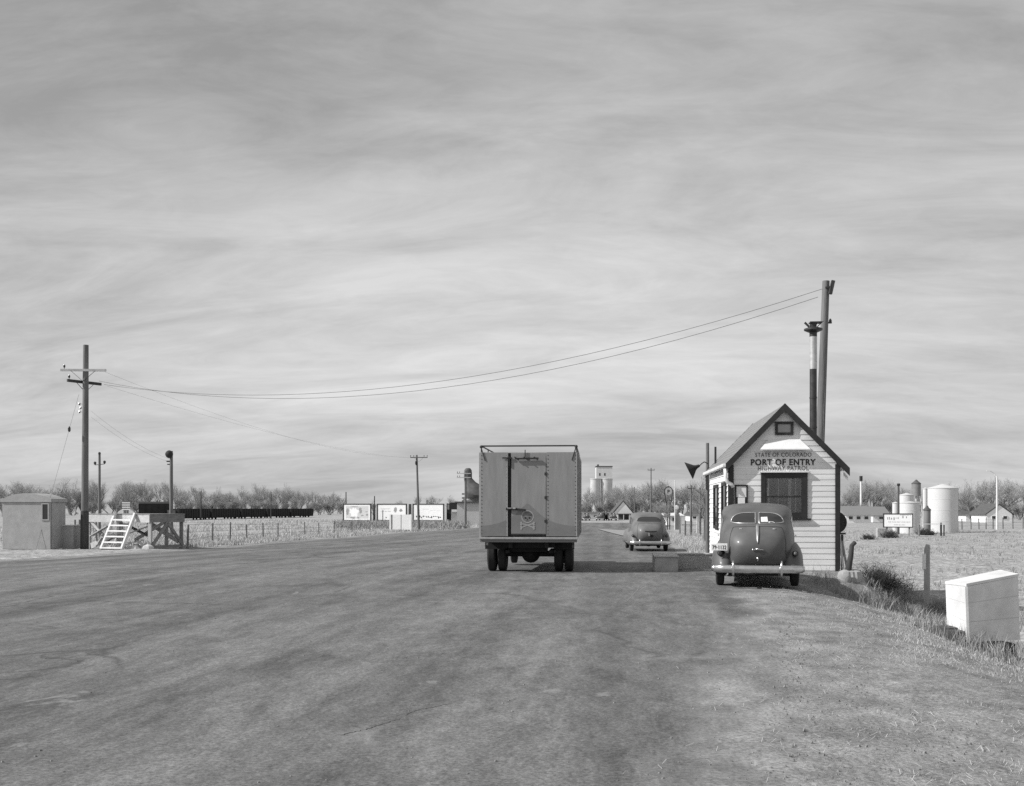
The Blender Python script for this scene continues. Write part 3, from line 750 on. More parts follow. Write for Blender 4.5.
# ---------------------------------------------------------------- motor cars
def superpt(a, n): 
    c_, s_ = math.cos(a), math.sin(a)
    return math.copysign(abs(c_) ** (2 / n), c_), math.copysign(abs(s_) ** (2 / n), s_)
def catmull(rows, k):
    out = []
    for i in range(len(rows) - 1):
        p0 = rows[max(i - 1, 0)]; p1 = rows[i]; p2 = rows[i + 1]; p3 = rows[min(i + 2, len(rows) - 1)]
        for j in range(k):
            t_ = j / k
            out.append([0.5 * (2 * b + (c - a) * t_ + (2 * a - 5 * b + 4 * c - d) * t_ * t_ + (-a + 3 * b - 3 * c + d) * t_ ** 3) for a, b, c, d in zip(p0, p1, p2, p3)])
    out.append(list(rows[-1])); return out
def loft(rows, n=72):
    mb = MB(); fs_ = []; vs_ = []
    for z, yr_, yf, w, e in rows:
        yc, L_ = (yr_ + yf) / 2, (yf - yr_) / 2
        for j in range(n):
            cx_, sx_ = superpt(2 * math.pi * j / n, e); vs_.append((w * cx_, yc + L_ * sx_, z))
    for i in range(len(rows) - 1):
        for j in range(n): fs_.append((i * n + j, i * n + (j + 1) % n, (i + 1) * n + (j + 1) % n, (i + 1) * n + j))
    fs_.append(tuple(range(n - 1, -1, -1))); e = (len(rows) - 1) * n; fs_.append(tuple(e + j for j in range(n)))
    return mb.add(vs_, fs_)
def wheel(parent, x, y, r, w, tyre_only=False):
    t_ = MB(); s = 1 if x > 0 else -1
    t_.lathe([(r * 0.62, -w / 2 + 0.02), (r * 0.78, -w / 2), (r * 0.93, -w / 2 + 0.012), (r, -w * 0.3), (r, w * 0.3), (r * 0.93, w / 2 - 0.012), (r * 0.78, w / 2), (r * 0.62, w / 2 - 0.02)], (x, y, r), 'x', 28)
    o = t_.build('wheel', M['rubber'], parent, smooth='auto')
    q = MB(); q.lathe([(0.02, -0.035), (r * 0.3, -0.04), (r * 0.5, -0.02), (r * 0.63, -0.03), (r * 0.63, 0.03), (r * 0.5, 0.02), (r * 0.3, 0.04), (0.02, 0.035)], (x + s * w * 0.28, y, r), 'x', 24); q.build('rim', M['rim'], o, smooth='auto')
    return o
def sedan(lab, paint, loc, rz, split, plate, ribs=True):
    t_ = thing('sedan', lab, 'car', loc, rz, 'sedans seen from behind')
    rows = [(0.30, .40, 3.9, .62, 4), (0.42, .22, 3.9, .68, 4), (0.60, .10, 3.9, .715, 3.6), (0.80, .06, 3.9, .735, 3.3), (0.95, .12, 3.9, .735, 3.2), (1.07, .25, 3.85, .725, 3.1), (1.15, .40, 3.75, .715, 3.1),
            (1.22, .55, 3.6, .71, 3.1), (1.30, .68, 3.45, .70, 3.1), (1.38, .80, 3.35, .70, 3.4), (1.45, .93, 3.22, .690, 3.4), (1.51, 1.06, 3.1, .668, 3.3), (1.56, 1.22, 2.95, .622, 3.1), (1.595, 1.40, 2.78, .53, 2.9), (1.618, 1.62, 2.58, .39, 2.7), (1.63, 1.85, 2.4, .20, 2.4), (1.634, 2.05, 2.25, .05, 2)]
    rows = catmull(rows, 4)
    body = loft(rows, 96).build('body', paint, t_, smooth=True)
    def at(z):
        for a, b in zip(rows, rows[1:]):
            if a[0] <= z <= b[0]:
                f = (z - a[0]) / max(b[0] - a[0], 1e-6); return [p + (q - p) * f for p, q in zip(a, b)]
        return rows[-1]
    def ry(x, z, off=0.0):
        _, yr_, yf, w, e = at(z); k = max(1 - min(abs(x) / w, 0.999) ** e, 0) ** (1 / e); return (yr_ + yf) / 2 - (yf - yr_) / 2 * k - off
    def sx(y, z, s, off=0.0):
        _, yr_, yf, w, e = at(z); yc, L_ = (yr_ + yf) / 2, (yf - yr_) / 2; k = max(1 - min(abs(y - yc) / L_, 0.999) ** e, 0) ** (1 / e); return s * (w * k + off)
    def fy(x, z, off=0.0):
        _, yr_, yf, w, e = at(z); k = max(1 - min(abs(x) / w, 0.999) ** e, 0) ** (1 / e); return (yr_ + yf) / 2 + (yf - yr_) / 2 * k + off
    # rear glass
    def glass_patch(x0, x1, zl, zh, nx_, nz_, fn, name, mt, parent):
        mb = MB(); vs_ = []
        for i in range(nx_ + 1):
            x = x0 + (x1 - x0) * i / nx_
            for k in range(nz_ + 1):
                z = zl(x) + (zh(x) - zl(x)) * k / nz_; vs_.append(fn(x, z))
        mb.add(vs_, [(i * (nz_ + 1) + k, (i + 1) * (nz_ + 1) + k, (i + 1) * (nz_ + 1) + k + 1, i * (nz_ + 1) + k + 1) for i in range(nx_) for k in range(nz_)])
        return mb.build(name, mt, parent, smooth=True)
    XO = 0.50
    def zh(x): return 1.265 + 0.175 * max(1 - (abs(x) / XO) ** 4.6, 0) ** 0.6
    def zl(x): return 1.265 - 0.03 * max(1 - (abs(x) / XO) ** 6, 0) ** 0.6
    spans = ((-XO, -0.035), (0.035, XO)) if split else ((-XO, XO),)
    for x0, x1 in spans:
        gl_ = glass_patch(x0, x1, zl, zh, 24, 5, lambda x, z: (x, ry(x, z, 0.006), z), 'rear_window', M['glass_dark'], t_)
        ring = []; N_ = 26
        for i in range(N_ + 1): x = x0 + (x1 - x0) * i / N_; ring.append((x, ry(x, zh(x), 0.01), zh(x)))
        for i in range(N_ + 1): x = x1 + (x0 - x1) * i / N_; ring.append((x, ry(x, zl(x), 0.01), zl(x)))
        ring.append(ring[0]); MB().tube(ring, 0.011, 6).build('window_trim', M['chrome_dull'] if split else paint, gl_, smooth=True)
        if split and x0 > 0:
            c = MB(); pts = [(x, ry(x, z, 0.0085), z) for x, z in ((0.07, 1.265), (0.2, 1.265), (0.19, 1.36), (0.07, 1.355))]; c.add(pts, [(0, 1, 2, 3)]); c.build('window_card', M['paper'], gl_)
            c = MB(); pts = [(x, ry(x, z, 0.0085), z) for x, z in ((0.21, 1.245), (0.34, 1.242), (0.30, 1.268), (0.21, 1.275))]; c.add(pts, [(0, 1, 2, 3)]); c.build('window_card', M['curtain_light'], gl_)
    # trunk lid seam
    pts = []
    for x, z in ((-.50, .48), (-.52, .7), (-.515, .95), (-.47, 1.12), (-.40, 1.165), (0, 1.175), (.40, 1.165), (.47, 1.12), (.515, .95), (.52, .7), (.50, .48), (0, .465), (-.50, .48)): pts.append([x, z])
    fine = catmull(pts, 6); MB().tube([(x, ry(x, z, 0.0), z) for x, z in fine], 0.006, 5).build('trunk_seam', M['seam'], t_)
    if split:
        c = MB(); prev = None; pp = [(ry(0, z, 0.012), z) for z in [1.19 - 0.03 * i for i in range(12)]]
        c.tube([(0, y, z) for y, z in pp], [0.030, 0.030, .03, .029, .028, .027, .025, .022, .019, .015, .01, .004], 8); c.build('centre_strip', M['chrome_dull'], t_, smooth=True)
        c = MB(); c.tube([(0.25 * (i / 8 - .5) * 0.85, ry(0.1, .745, 0.014), .745) for i in range(9)], 0.009, 6); c.box((0, ry(0, .745, .016), .755), (.07, .02, .035)); c.build('trunk_badge', M['chrome'], t_, smooth=True)
        c = MB(); c.tube([(0, ry(0, .60, .03), .60), (0, ry(0, .56, .045), .56), (.0, ry(0, .50, .03), .50)], [0.02, .018, .012], 8); c.build('trunk_handle', M['chrome'], t_, smooth=True)
        for s in (-1, 1):
            c = MB(); c.box((s * .31, ry(.31, 1.13, .012), 1.13), (.05, .03, .03)); c.build('trunk_hinge', M['chrome_dull'], t_, bevel=.008)
    else:
        c = MB(); c.tube([(-.22, ry(.2, .86, .012), .86), (0, ry(0, .86, .02), .845), (.26, ry(.2, .86, .012), .86)], .016, 6); c.build('trunk_moulding', M['seam'], t_)
        c = MB(); c.box((-.06, ry(0, .72, .03), .72), (.06, .05, .14)); c.build('trunk_handle', M['chrome'], t_, bevel=.015)
        c = MB(); c.box((.06, ry(0, .66, .02), .66), (.1, .03, .08)); c.build('plate_lamp', M['under'], t_)
    # side glass and doors
    for s in (-1, 1):
        for (ya, yb, z0, z1) in ((1.2, 1.95, 1.13, 1.42), (2.05, 2.85, 1.13, 1.42)):
            mb = MB(); vs_ = []
            for i in range(9):
                for k in range(5):
                    z = z0 + (z1 - z0) * k / 4; y = ya + (yb - ya) * i / 8
                    if ya < 1.5 and i < 3: z = z0 + (z - z0) * (0.55 + 0.15 * i)
                    vs_.append((sx(y, z, s, 0.005), y, z))
            mb.add(vs_, [(i * 5 + k, (i + 1) * 5 + k, (i + 1) * 5 + k + 1, i * 5 + k + 1) for i in range(8) for k in range(4)]); mb.build('side_window', M['glass_dark'], t_, smooth=True)
        for y in (1.3, 2.0, 2.95): c = MB(); c.tube([(sx(y, z, s, .0), y, z) for z in (.4, .6, .8, 1.0, 1.1)], .005, 4); c.build('door_seam', M['seam'], t_)
        c = MB(); c.beam((sx(1.45, .98, s, .03), 1.42, .98), (sx(1.55, .98, s, .03), 1.56, .98), .025, .025); c.build('door_handle', M['chrome'], t_)
        # rear and front wings
        for (yc, L_, zc, hh, xc, rx, nm) in ((1.02, .80, .42, .47, .62, .26, 'rear_fender'), (4.05, .82, .42, .50, .60, .28, 'front_fender')):
            mb = MB(); vs_ = []; n1, n2 = 28, 18
            for i in range(n1 + 1):
                a = math.pi * i / n1; cy = -math.cos(a); r_ = max(1 - abs(cy) ** 2.4, 0) ** (1 / 2.2)
                for j in range(n2):
                    b = 2 * math.pi * j / n2; cx_, cz_ = superpt(b, 2.4)
                    zz_ = zc + hh * r_ * cz_
                    skew = 0.18 * max(cz_, 0) * (1 if nm == 'rear_fender' else -0.3)
                    vs_.append((s * xc + rx * r_ * cx_, yc + L_ * cy + skew * r_, max(zz_, 0.29)))
            mb.add(vs_, [(i * n2 + j, i * n2 + (j + 1) % n2, (i + 1) * n2 + (j + 1) % n2, (i + 1) * n2 + j) for i in range(n1) for j in range(n2)])
            mb.build(nm, paint, t_, smooth=True)
        c = MB(); c.box((s * .72, 2.55, .33), (.22, 1.6, .06)); c.build('running_board', paint, t_, bevel=.015)
        tl = MB(); tl.lathe([(.012, -.07), (.05, -.05), (.058, 0), (.045, .12), (.01, .22)], (s * .70, .36, .665), 'y', 12); tlo = tl.build('tail_light', M['under'], t_, smooth=True)
        c = MB(); c.lathe([(.012, -.085), (.034, -.072), (.04, -.055), (.04, -.045)], (s * .70, .36, .665), 'y', 12); c.build('lens', M['lens'], tlo, smooth=True)
        hl = MB(); hl.lathe([(.02, -.25), (.09, -.1), (.11, .04), (.105, .06), (.02, .09)], (s * .60, 4.72, .78), 'y', 14); hl.build('headlight', M['chrome_dull'], t_, smooth=True)
        wheel(t_, s * .715, 1.02, .355, .165); wheel(t_, s * .70, 4.08, .355, .165)
    # bonnet and grille
    hrows = catmull([(.35, 2.9, 4.72, .44, 3), (.6, 2.9, 4.78, .46, 3), (.85, 2.9, 4.76, .46, 3), (1.0, 2.95, 4.68, .42, 2.8), (1.08, 3.0, 4.55, .34, 2.6), (1.12, 3.05, 4.35, .22, 2.4), (1.135, 3.1, 4.1, .08, 2)], 3)
    loft(hrows, 48).build('bonnet', paint, t_, smooth=True)
    c = MB()
    for k in range(6): c.box((0, 4.785, .5 + .06 * k), (.5 - .03 * k, .02, .02))
    c.build('grille', M['chrome_dull'], t_)
    glass_patch(-.55, .55, lambda x: 1.19 + .0 * x, lambda x: 1.43 - .06 * abs(x), 12, 4, lambda x, z: (x, fy(x, z, .004), z), 'windscreen', M['glass_dark'], t_)
    # bumpers
    for (yb, sgn) in ((-.10, 1), (4.98, -1)):
        mb = MB(); vs_ = []; N_ = 28
        prof = [(-.012, -.075), (-.035, -.04), (-.042, 0), (-.035, .04), (-.012, .075), (.0, .07), (.0, -.07)]
        for i in range(N_ + 1):
            x = -.86 + 1.72 * i / N_; k = abs(x) / .86; yy = yb + sgn * (.09 * k ** 2 + .13 * max(k - .8, 0) / .2 * k)
            sc_ = 1 if k < .9 else 1 - .35 * (k - .9) / .1
            for dy, dz in prof: vs_.append((x, yy + sgn * dy, .385 + dz * sc_))
        m_ = len(prof); mb.add(vs_, [(i * m_ + j, i * m_ + (j + 1) % m_, (i + 1) * m_ + (j + 1) % m_, (i + 1) * m_ + j) for i in range(N_) for j in range(m_)] + [tuple(range(m_)), tuple(N_ * m_ + j for j in reversed(range(m_)))])
        bo = mb.build('bumper', M['chrome'], t_, smooth=True)
        if sgn == 1:
            for gx in (-.45, .43):
                c = MB(); c.tube([(gx, yb - .03, .27), (gx, yb - .055, .34), (gx, yb - .06, .45), (gx, yb - .035, .545)], [.022, .028, .026, .014], 10); c.build('bumper_guard', M['chrome'], bo, smooth=True)
            for gx in (-.42, .42): c = MB(); c.beam((gx, yb, .37), (gx, .45, .38), .05, .03); c.build('bumper_bracket', M['under'], bo)
    u = MB(); u.box((0, 2.3, .30), (1.1, 3.6, .14)); u.lathe([(.03, -.2), (.13, -.08), (.15, 0), (.13, .1), (.03, .25)], (0, 1.02, .34), 'y', 14); u.tube([(-.62, 1.02, .355), (.62, 1.02, .355)], .045, 8)
    u.tube([(.40, .12, .27), (.40, 1.2, .25)], .024, 8); u.box((0, .55, .36), (.9, .5, .2)); u.build('underbody', M['under'], t_)
    if plate:
        c = MB(); c.box((-.715, .22, .785), (.31, .012, .135)); po = c.build('licence_plate', M['paper'], t_, bevel=.004)
        c = MB(); add_text(c, plate, (-.715, .213, .78), .26, .075, .01); c.build('plate_number', M['ink_dark'], po)
        c = MB(); c.beam((-.68, .24, .75), (-.62, .42, .66), .03, .03); c.beam((-.62, .22, .84), (-.66, .24, .74), .012, .012); c.build('plate_bracket', M['under'], po)
    return t_

# parked sedans
def car_at(pxx, pyy, rz):
    a = hit(pxx, pyy); back = Vector((-math.sin(rz), math.cos(rz), 0)) * 1.02
    l = a - back; return (l.x, l.y, H(a.x, a.y))
r1 = math.radians(-6.5)
car1 = sedan('dark rounded sedan with split rear window and white licence plate parked beside the booth', M['car_dark'], car_at(757, 585.5, r1), r1, True, '79·1132')
r2_ = math.radians(3.2)
car2 = sedan('grey sedan with one-piece rear window parked at the verge beyond the kerb island', M['car_grey'], car_at(648.5, 551, r2_), r2_, False, None)

# ---------------------------------------------------------------- the van-bodied truck
tk_a = hit(531, 571); TX = tk_a.x + .02
tk = thing('box_truck', 'tall grey box truck with riveted rear doors, skull emblem and roof rail', 'truck', (TX, tk_a.y - 1.0, H(TX, tk_a.y) + 0.0), math.radians(1.3))
BW, BL, BZ0, BZ1 = 2.30, 4.9, 0.86, 2.88
c = MB(); c.box((0, BL / 2 + .06, (BZ0 + BZ1) / 2), (BW, BL - .06, BZ1 - BZ0)); bodyo = c.build('cargo_box', M['truck_body'], tk, bevel=.02)
X0, X1, X2, X3 = -BW / 2 + .005, -.475, .42, BW / 2 - .005
for (a, b, nm) in ((X0, X1 - .012, 'rear_panel'), (X2 + .012, X3, 'rear_panel')):
    c = MB(); c.box(((a + b) / 2, .035, (BZ0 + BZ1) / 2 + .01), (b - a, .03, BZ1 - BZ0 - .03)); c.build(nm, M['truck_body'], tk, bevel=.004)
c = MB(); c.box(((X1 + X2) / 2 + .035, .035, (BZ0 + BZ1) / 2 + .03), (X2 - X1 - .075, .03, BZ1 - BZ0 - .10)); door = c.build('rear_door', M['truck_body'], tk, bevel=.004)
c = MB(); c.box((X1 + .027, .046, (BZ0 + BZ1) / 2), (.06, .008, BZ1 - BZ0 - .04)); c.box(((X1 + X2) / 2, .046, BZ0 + .033), (X2 - X1, .008, .035)); c.build('door_gap_shadow', M['seam'], tk)  # dark strips paint the shadow in the door's open edge
# darker painted sweep, rising to a point on the door
def sweep(x):
    k = abs(x + .02); return 1.16 + .50 * math.exp(-(k / .40) ** 1.35) - .04 * min(k, 1) 
for (a, b, par) in ((X0 + .01, X1 - .02, tk), (X1 + .08, X2 - .005, door), (X2 + .02, X3 - .01, tk)):
    c = MB(); n = 26; xs = [a + (b - a) * i / n for i in range(n + 1)]
    if a < -.02 < b: xs = sorted(xs + [-.02])
    lo = BZ0 + (.025 if par is tk else .085)
    c.prism([(x, sweep(x)) for x in xs][::-1] + [(xs[0], lo), (xs[-1], lo)], .0172, .0195) if False else None
    vs_ = [(x, .0175, zz) for x in xs for zz in (lo, sweep(x))]
    c.add(vs_, [(2 * i, 2 * i + 2, 2 * i + 3, 2 * i + 1) for i in range(len(xs) - 1)])
    c.build('painted_sweep', M['truck_dark'], par)
# the skull and crossed bones on the door
c = MB(); EY = .0150
def disc(mb, cx_, cz_, rx, rz_, y, n=28, r_in=0.0):
    if r_in:
        vs_ = []
        for i in range(n):
            a = 2 * math.pi * i / n; vs_ += [(cx_ + rx * math.cos(a), y, cz_ + rz_ * math.sin(a)), (cx_ + rx * r_in * math.cos(a), y, cz_ + rz_ * r_in * math.sin(a))]
        mb.add(vs_, [(2 * i, 2 * ((i + 1) % n), 2 * ((i + 1) % n) + 1, 2 * i + 1) for i in range(n)])
    else: mb.add([(cx_ + rx * math.cos(2 * math.pi * i / n), y, cz_ + rz_ * math.sin(2 * math.pi * i / n)) for i in range(n)], [tuple(range(n))])
ex, ez = -.02, 1.305
disc(c, ex, ez + .045, .15, .15, EY, r_in=.84)
emo = c.build('skull_emblem', M['emblem'], door)
c = MB(); disc(c, ex, ez + .045, .122, .12, EY + .0008); disc(c, ex, ez - .075, .07, .045, EY + .0004)
c.build('skull_face', mat('faded_skull_paint', .17, .35, 26, .7), emo)
c = MB()
for s in (-1, 1):
    pts = [(ex + s * (-.15 + .3 * i / 8), ez - .122 - .10 * i / 8 + .012 * math.sin(math.pi * i / 8)) for i in range(9)]
    for (xa, za), (xb, zb) in zip(pts, pts[1:]):
        c.add([(xa, EY - .0012 - (s > 0) * .0006, za - .016), (xb, EY - .0012 - (s > 0) * .0006, zb - .016), (xb, EY - .0012 - (s > 0) * .0006, zb + .016), (xa, EY - .0012 - (s > 0) * .0006, za + .016)], [(0, 1, 2, 3)])
    for (xq, zq) in (pts[0], pts[-1]):
        for dz in (-.022, .022): disc(c, xq, zq + dz, .026, .026, EY - .0022 - (s > 0) * .0006 - (dz > 0) * .0003, 12)
c.build('crossed_bones', M['emblem'], emo)
c = MB()
for s in (-1, 1): disc(c, ex + s * .048, ez + .012, .024, .022, EY - .0005, 12)
disc(c, ex, ez - .02, .012, .015, EY - .0005, 8)
for k in range(4): disc(c, ex - .033 + .022 * k, ez - .062, .005, .012, EY - .0005, 8)
c.build('eye_sockets', M['seam'], emo)
# rivets, hinges, latch, hooks
c = MB()
for x in (X0 + .035, X1 - .04, X2 + .045, X3 - .03):
    n = 22
    for i in range(n): c.lathe([(.013, .021), (.011, .016), (.004, .0145)], (x, 0, BZ0 + .08 + (BZ1 - BZ0 - .16) * i / (n - 1)), 'y', 6)
c.build('rivets', M['steel'], tk)
for s in (X1 - .028, X3 - .004):
    c = MB(); c.box((s, .022, (BZ0 + BZ1) / 2), (.022, .03, BZ1 - BZ0 - .05)); c.build('edge_strip', M['truck_trim'], tk)
for zz in (2.36, 1.80, 1.24):
    c = MB(); c.tube([(X2 + .0, .015, zz - .05), (X2, .015, zz + .05)], .010, 8); c.box((X2 - .02, .017, zz), (.035, .008, .06)); c.build('door_hinge', M['iron'], tk)
c = MB(); c.box((X1 - .005, .008, 1.53), (.1, .02, .05)); c.beam((X1 - .03, -.005, 1.53), (X1 + .19, -.005, 1.54), .03, .05); c.beam((X1 + .16, -.015, 1.53), (X1 + .42, -.015, 1.50), .025, .045)
la = c.build('door_latch', M['iron'], door); c = MB(); c.box((X1 + .14, -.03, 1.55), (.07, .03, .04)); c.box((X1 + .03, -.028, 1.55), (.1, .02, .02)); c.build('latch_bar', M['chrome_dull'], la)
c = MB(); c.beam((X1 + .16, -.02, 2.72), (X1 + .72, -.02, 2.73), .03, .035)
for k in (.2, .42, .66): c.beam((X1 + k - .05, -.03, 2.76), (X1 + k + .05, -.03, 2.685), .03, .03)
c.beam((X1 + .40, .0, 2.73), (X1 + .40, .0, 2.93), .02, .02); c.build('door_hook', M['iron'], tk)
c = MB(); c.beam((X1 - .14, -.005, 2.74), (X1 + .09, -.005, 2.74), .02, .03); c.beam((X1 + .02, .0, 2.78), (X1 + .02, .0, 2.55), .03, .02); c.build('top_bolt', M['iron'], tk)
# roof rail
RR = 3.03
c = MB(); r_ = .018; xr, yr2 = BW / 2 - .02, .10
c.tube([(-xr, yr2, RR), (xr, yr2, RR)], r_, 8); c.tube([(-xr, BL - .2, RR), (xr, BL - .2, RR)], r_, 8)
for s in (-1, 1): c.tube([(s * xr, yr2, RR), (s * xr, BL - .2, RR)], r_, 8)
ral = c.build('roof_rail', M['steel'], tk)
c = MB()
for s in (-1, 1):
    for y in (yr2, 1.7, 3.3, BL - .2): c.tube([(s * xr, y, BZ1 - .01), (s * xr, y, RR)], .014, 6)
    c.lathe([(.02, -.03), (.04, -.01), (.04, .02), (.02, .03)], (s * xr, yr2, RR - .02), 'y', 8); c.beam((s * xr, .02, RR - .02), (s * (xr - .1), .015, 2.68), .02, .02)
c.build('rail_post', M['steel'], ral)
c = MB()
for y in (.2, 1.1, 2.0, 2.9, 3.8, 4.7):
    for s in (-1, 1): c.box((s * (BW / 2 + .022), y, (BZ0 + BZ1) / 2), (.04, .06, BZ1 - BZ0))
c.build('side_batten', M['truck_trim'], tk)
# sill, frame, running gear
c = MB(); c.box((0, .05, .835), (BW + .04, .14, .05)); sill = c.build('rear_sill', M['truck_trim'], tk, bevel=.006)
c = MB(); c.box((0, .07, .775), (BW, .1, .07)); c.build('bumper_beam', M['truck_dark'], tk)
c = MB()
for s in (-1, 1):
    c.box((s * .43, 2.9, .68), (.09, 5.6, .16)); c.box((s * .9, 2.2, .77), (.08, 4.2, .10))
    c.box((s * .52, 1.0, .50), (.1, 1.3, .07))
c.box((0, .32, .69), (1.25, .06, .18)); c.box((0, 1.6, .69), (.9, .08, .14)); c.box((0, 2.6, .74), (1.9, .08, .1))
c.build('chassis_frame', M['under'], tk)
c = MB(); c.tube([(-.95, 1.0, .43), (.95, 1.0, .43)], .075, 10); c.lathe([(.05, -.22), (.2, -.1), (.23, 0), (.2, .12), (.06, .3)], (0, 1.0, .43), 'y', 16); c.tube([(0, 1.2, .45), (0, 3.6, .55)], .05, 8); c.build('rear_axle', M['under'], tk, smooth='auto')
c = MB(); c.box((-.05, .75, .60), (.95, .35, .22)); c.tube([(.62, .2, .52), (.62, 2.5, .5)], .03, 8); c.build('spare_carrier', M['under'], tk)
for x in (-.945, -.69, .69, .945): wheel(tk, x, 1.0, .43, .215)
for s in (-1, 1):
    wheel(tk, s * .70, 4.75, .40, .19)
    c = MB(); c.box((s * .83, .50, .66), (.5, .02, .2)); c.build('mud_flap', M['under'], tk)
c = MB(); c.box((-.98, .02, .70), (.05, .08, .06)); c.build('tail_lamp', M['lens'], tk); c = MB(); c.box((1.06, .06, .68), (.05, .06, .16)); c.build('side_bracket', M['iron'], tk)
# cab and bonnet ahead of the box
c = MB(); loft_rows = catmull([(.62, BL + .12, BL + 1.5, .86, 5), (1.2, BL + .1, BL + 1.5, .92, 5), (1.55, BL + .1, BL + 1.4, .90, 5), (2.0, BL + .14, BL + 1.2, .82, 4.5), (2.18, BL + .25, BL + 1.05, .66, 3.6), (2.24, BL + .45, BL + .85, .3, 2.5)], 3)
loft(loft_rows, 48).build('cab', M['truck_dark'], tk, smooth=True)
loft(catmull([(.62, BL + 1.2, BL + 2.5, .45, 4), (1.1, BL + 1.2, BL + 2.55, .46, 3.5), (1.35, BL + 1.2, BL + 2.45, .36, 3), (1.42, BL + 1.25, BL + 2.2, .12, 2.2)], 3), 40).build('bonnet', M['truck_dark'], tk, smooth=True)
for s in (-1, 1):
    mb = MB(); vs_ = []
    for i in range(13):
        a = math.pi * i / 12
        for x in (s * .52, s * .90): vs_.append((x, 4.78 - .62 * math.cos(a), .42 + .52 * math.sin(a)))
    mb.add(vs_, [(2 * i, 2 * i + 1, 2 * i + 3, 2 * i + 2) for i in range(12)]); o = mb.build('front_fender', M['under'], tk, smooth=True)
    md = o.modifiers.new('solid', 'SOLIDIFY'); md.thickness = .03

# ---------------------------------------------------------------- poles and wires
def pole(name, lab, base, h, r0, r1_, lean=(0, 0), wood='pole_wood', cat='utility pole', group=None):
    t_ = thing(name, lab, cat, tuple(base), YAW, group)
    c = MB(); n = 8; c.tube([(lean[0] * (i / n), lean[1] * (i / n), -0.5 + (h + .5) * i / n) for i in range(n + 1)], [r0 + (r1_ - r0) * i / n for i in range(n + 1)], 10)
    c.build('shaft', M[wood], t_, smooth='auto'); return t_
def crossarm(t_, z, L_, yaw=0.0, off=(0, -.12), pins=(-.45, -.3, .3, .45), th=.1, brace=True, mt='pole_wood'):
    ca, sa = math.cos(yaw), math.sin(yaw)
    def q(u, v, zz): return (off[0] + u * ca - v * sa, off[1] + u * sa + v * ca, zz)
    c = MB(); c.beam(q(-L_ / 2, 0, z), q(L_ / 2, 0, z), .09, th); a_ = c.build('crossarm', M[mt], t_)
    if brace:
        c = MB()
        for s in (-1, 1): c.beam(q(s * L_ * .27, -.05, z - .03), q(0, -.05, z - .03 - L_ * .24), .03, .012)
        c.build('arm_brace', M['steel'], a_)
    if pins:
        c = MB()
        for u in pins:
            c.tube([q(u * L_, 0, z + th / 2), q(u * L_, 0, z + th / 2 + .06)], .012, 5); c.lathe([(.02, .05), (.045, .08), (.05, .14), (.03, .18)], q(u * L_, 0, z + th / 2), 'z', 8)
        c.build('insulator', M['insulator'], a_, smooth='auto')
    return a_
# near left pole, its foot dark with creosote
b = hit(84.5, 549); dL = dist(b); hL = zat(345, dL) - b.z
plp = pole('utility_pole', 'tall left utility pole with two crossarms and creosoted foot by the inspection platform', b, hL, .165, .115, (0.06, 0))
zA, zB = zat(370.5, dL) - b.z, zat(382, dL) - b.z
crossarm(plp, zA, 1.95, 0.05, pins=(-.42,), mt='wood_pale'); crossarm(plp, zB, 1.7, 1.02, off=(-.05, .12), pins=(-.45,), th=.12, mt='pole_dark')
c = MB(); zc = zat(511, dL) - b.z; c.tube([(0, 0, -.3), (.012, 0, zc)], [.18, .172], 12); c.build('creosoted_foot', M['pole_dark'], plp, smooth='auto')
c = MB()
for k, zz in enumerate((404, 408, 412)):
    c.lathe([(.02, -.05), (.05, 0), (.02, .06)], (-.22 + .05 * (k % 2), 0, zat(zz, dL) - b.z), 'z', 8); c.beam((-.22, 0, zat(zz, dL) - b.z), (0, 0, zat(zz, dL) - b.z), .015, .015)
c.build('bracket_insulator', M['insulator'], plp)
LP = b.copy()
# right pole behind the booth
b = on(815, 31.5); dR = 31.5; hR = zat(281, dR) - b.z
prp = pole('utility_pole', 'tall weathered right utility pole rising behind the booth stovepipe', b, hR, .15, .105, (.33, 0))
c = MB(); c.beam((.50, -.15, hR - .02), (.41, -.15, hR - .42), .1, .1); c.build('crossarm', M['pole_dark'], prp); c = MB(); c.beam((.28, -.1, hR - .22), (.47, -.15, hR - .2), .05, .05); c.build('bracket', M['iron'], prp)
c = MB(); c.beam((.2, 0, hR - 1.25), (.5, 0, hR - 1.25), .05, .05); c.lathe([(.02, -.05), (.05, 0), (.02, .07)], (.46, 0, hR - 1.2), 'z', 8); c.build('insulator', M['insulator'], prp)
c = MB(); c.tube([(.11, -.13, 0), (.23, -.12, hR * .55), (.34, -.05, hR - 1.2)], .012, 5); c.build('down_wire', M['wire'], prp)
def wire(lab, a, b_, sag, r_=.011, n=28, group=None):
    a, b_ = Vector(a), Vector(b_); pts = []
    for i in range(n + 1):
        t_ = i / n; p = a.lerp(b_, t_); p.z -= 4 * sag * t_ * (1 - t_); pts.append(p)
    c = MB(); c.tube(pts, r_, 4); return tag(c.build('overhead_wire', M['wire'], origin=tuple(a)), lab, 'wire', group)
wire('upper of two long sagging wires between the left pole and the booth pole', P(104, 384.5, dL), P(822, 289, dR), 1.52, .008)
wire('lower of two long sagging wires between the left pole and the booth pole', P(99, 381, dL), P(818, 297, dR), 1.72, .008)
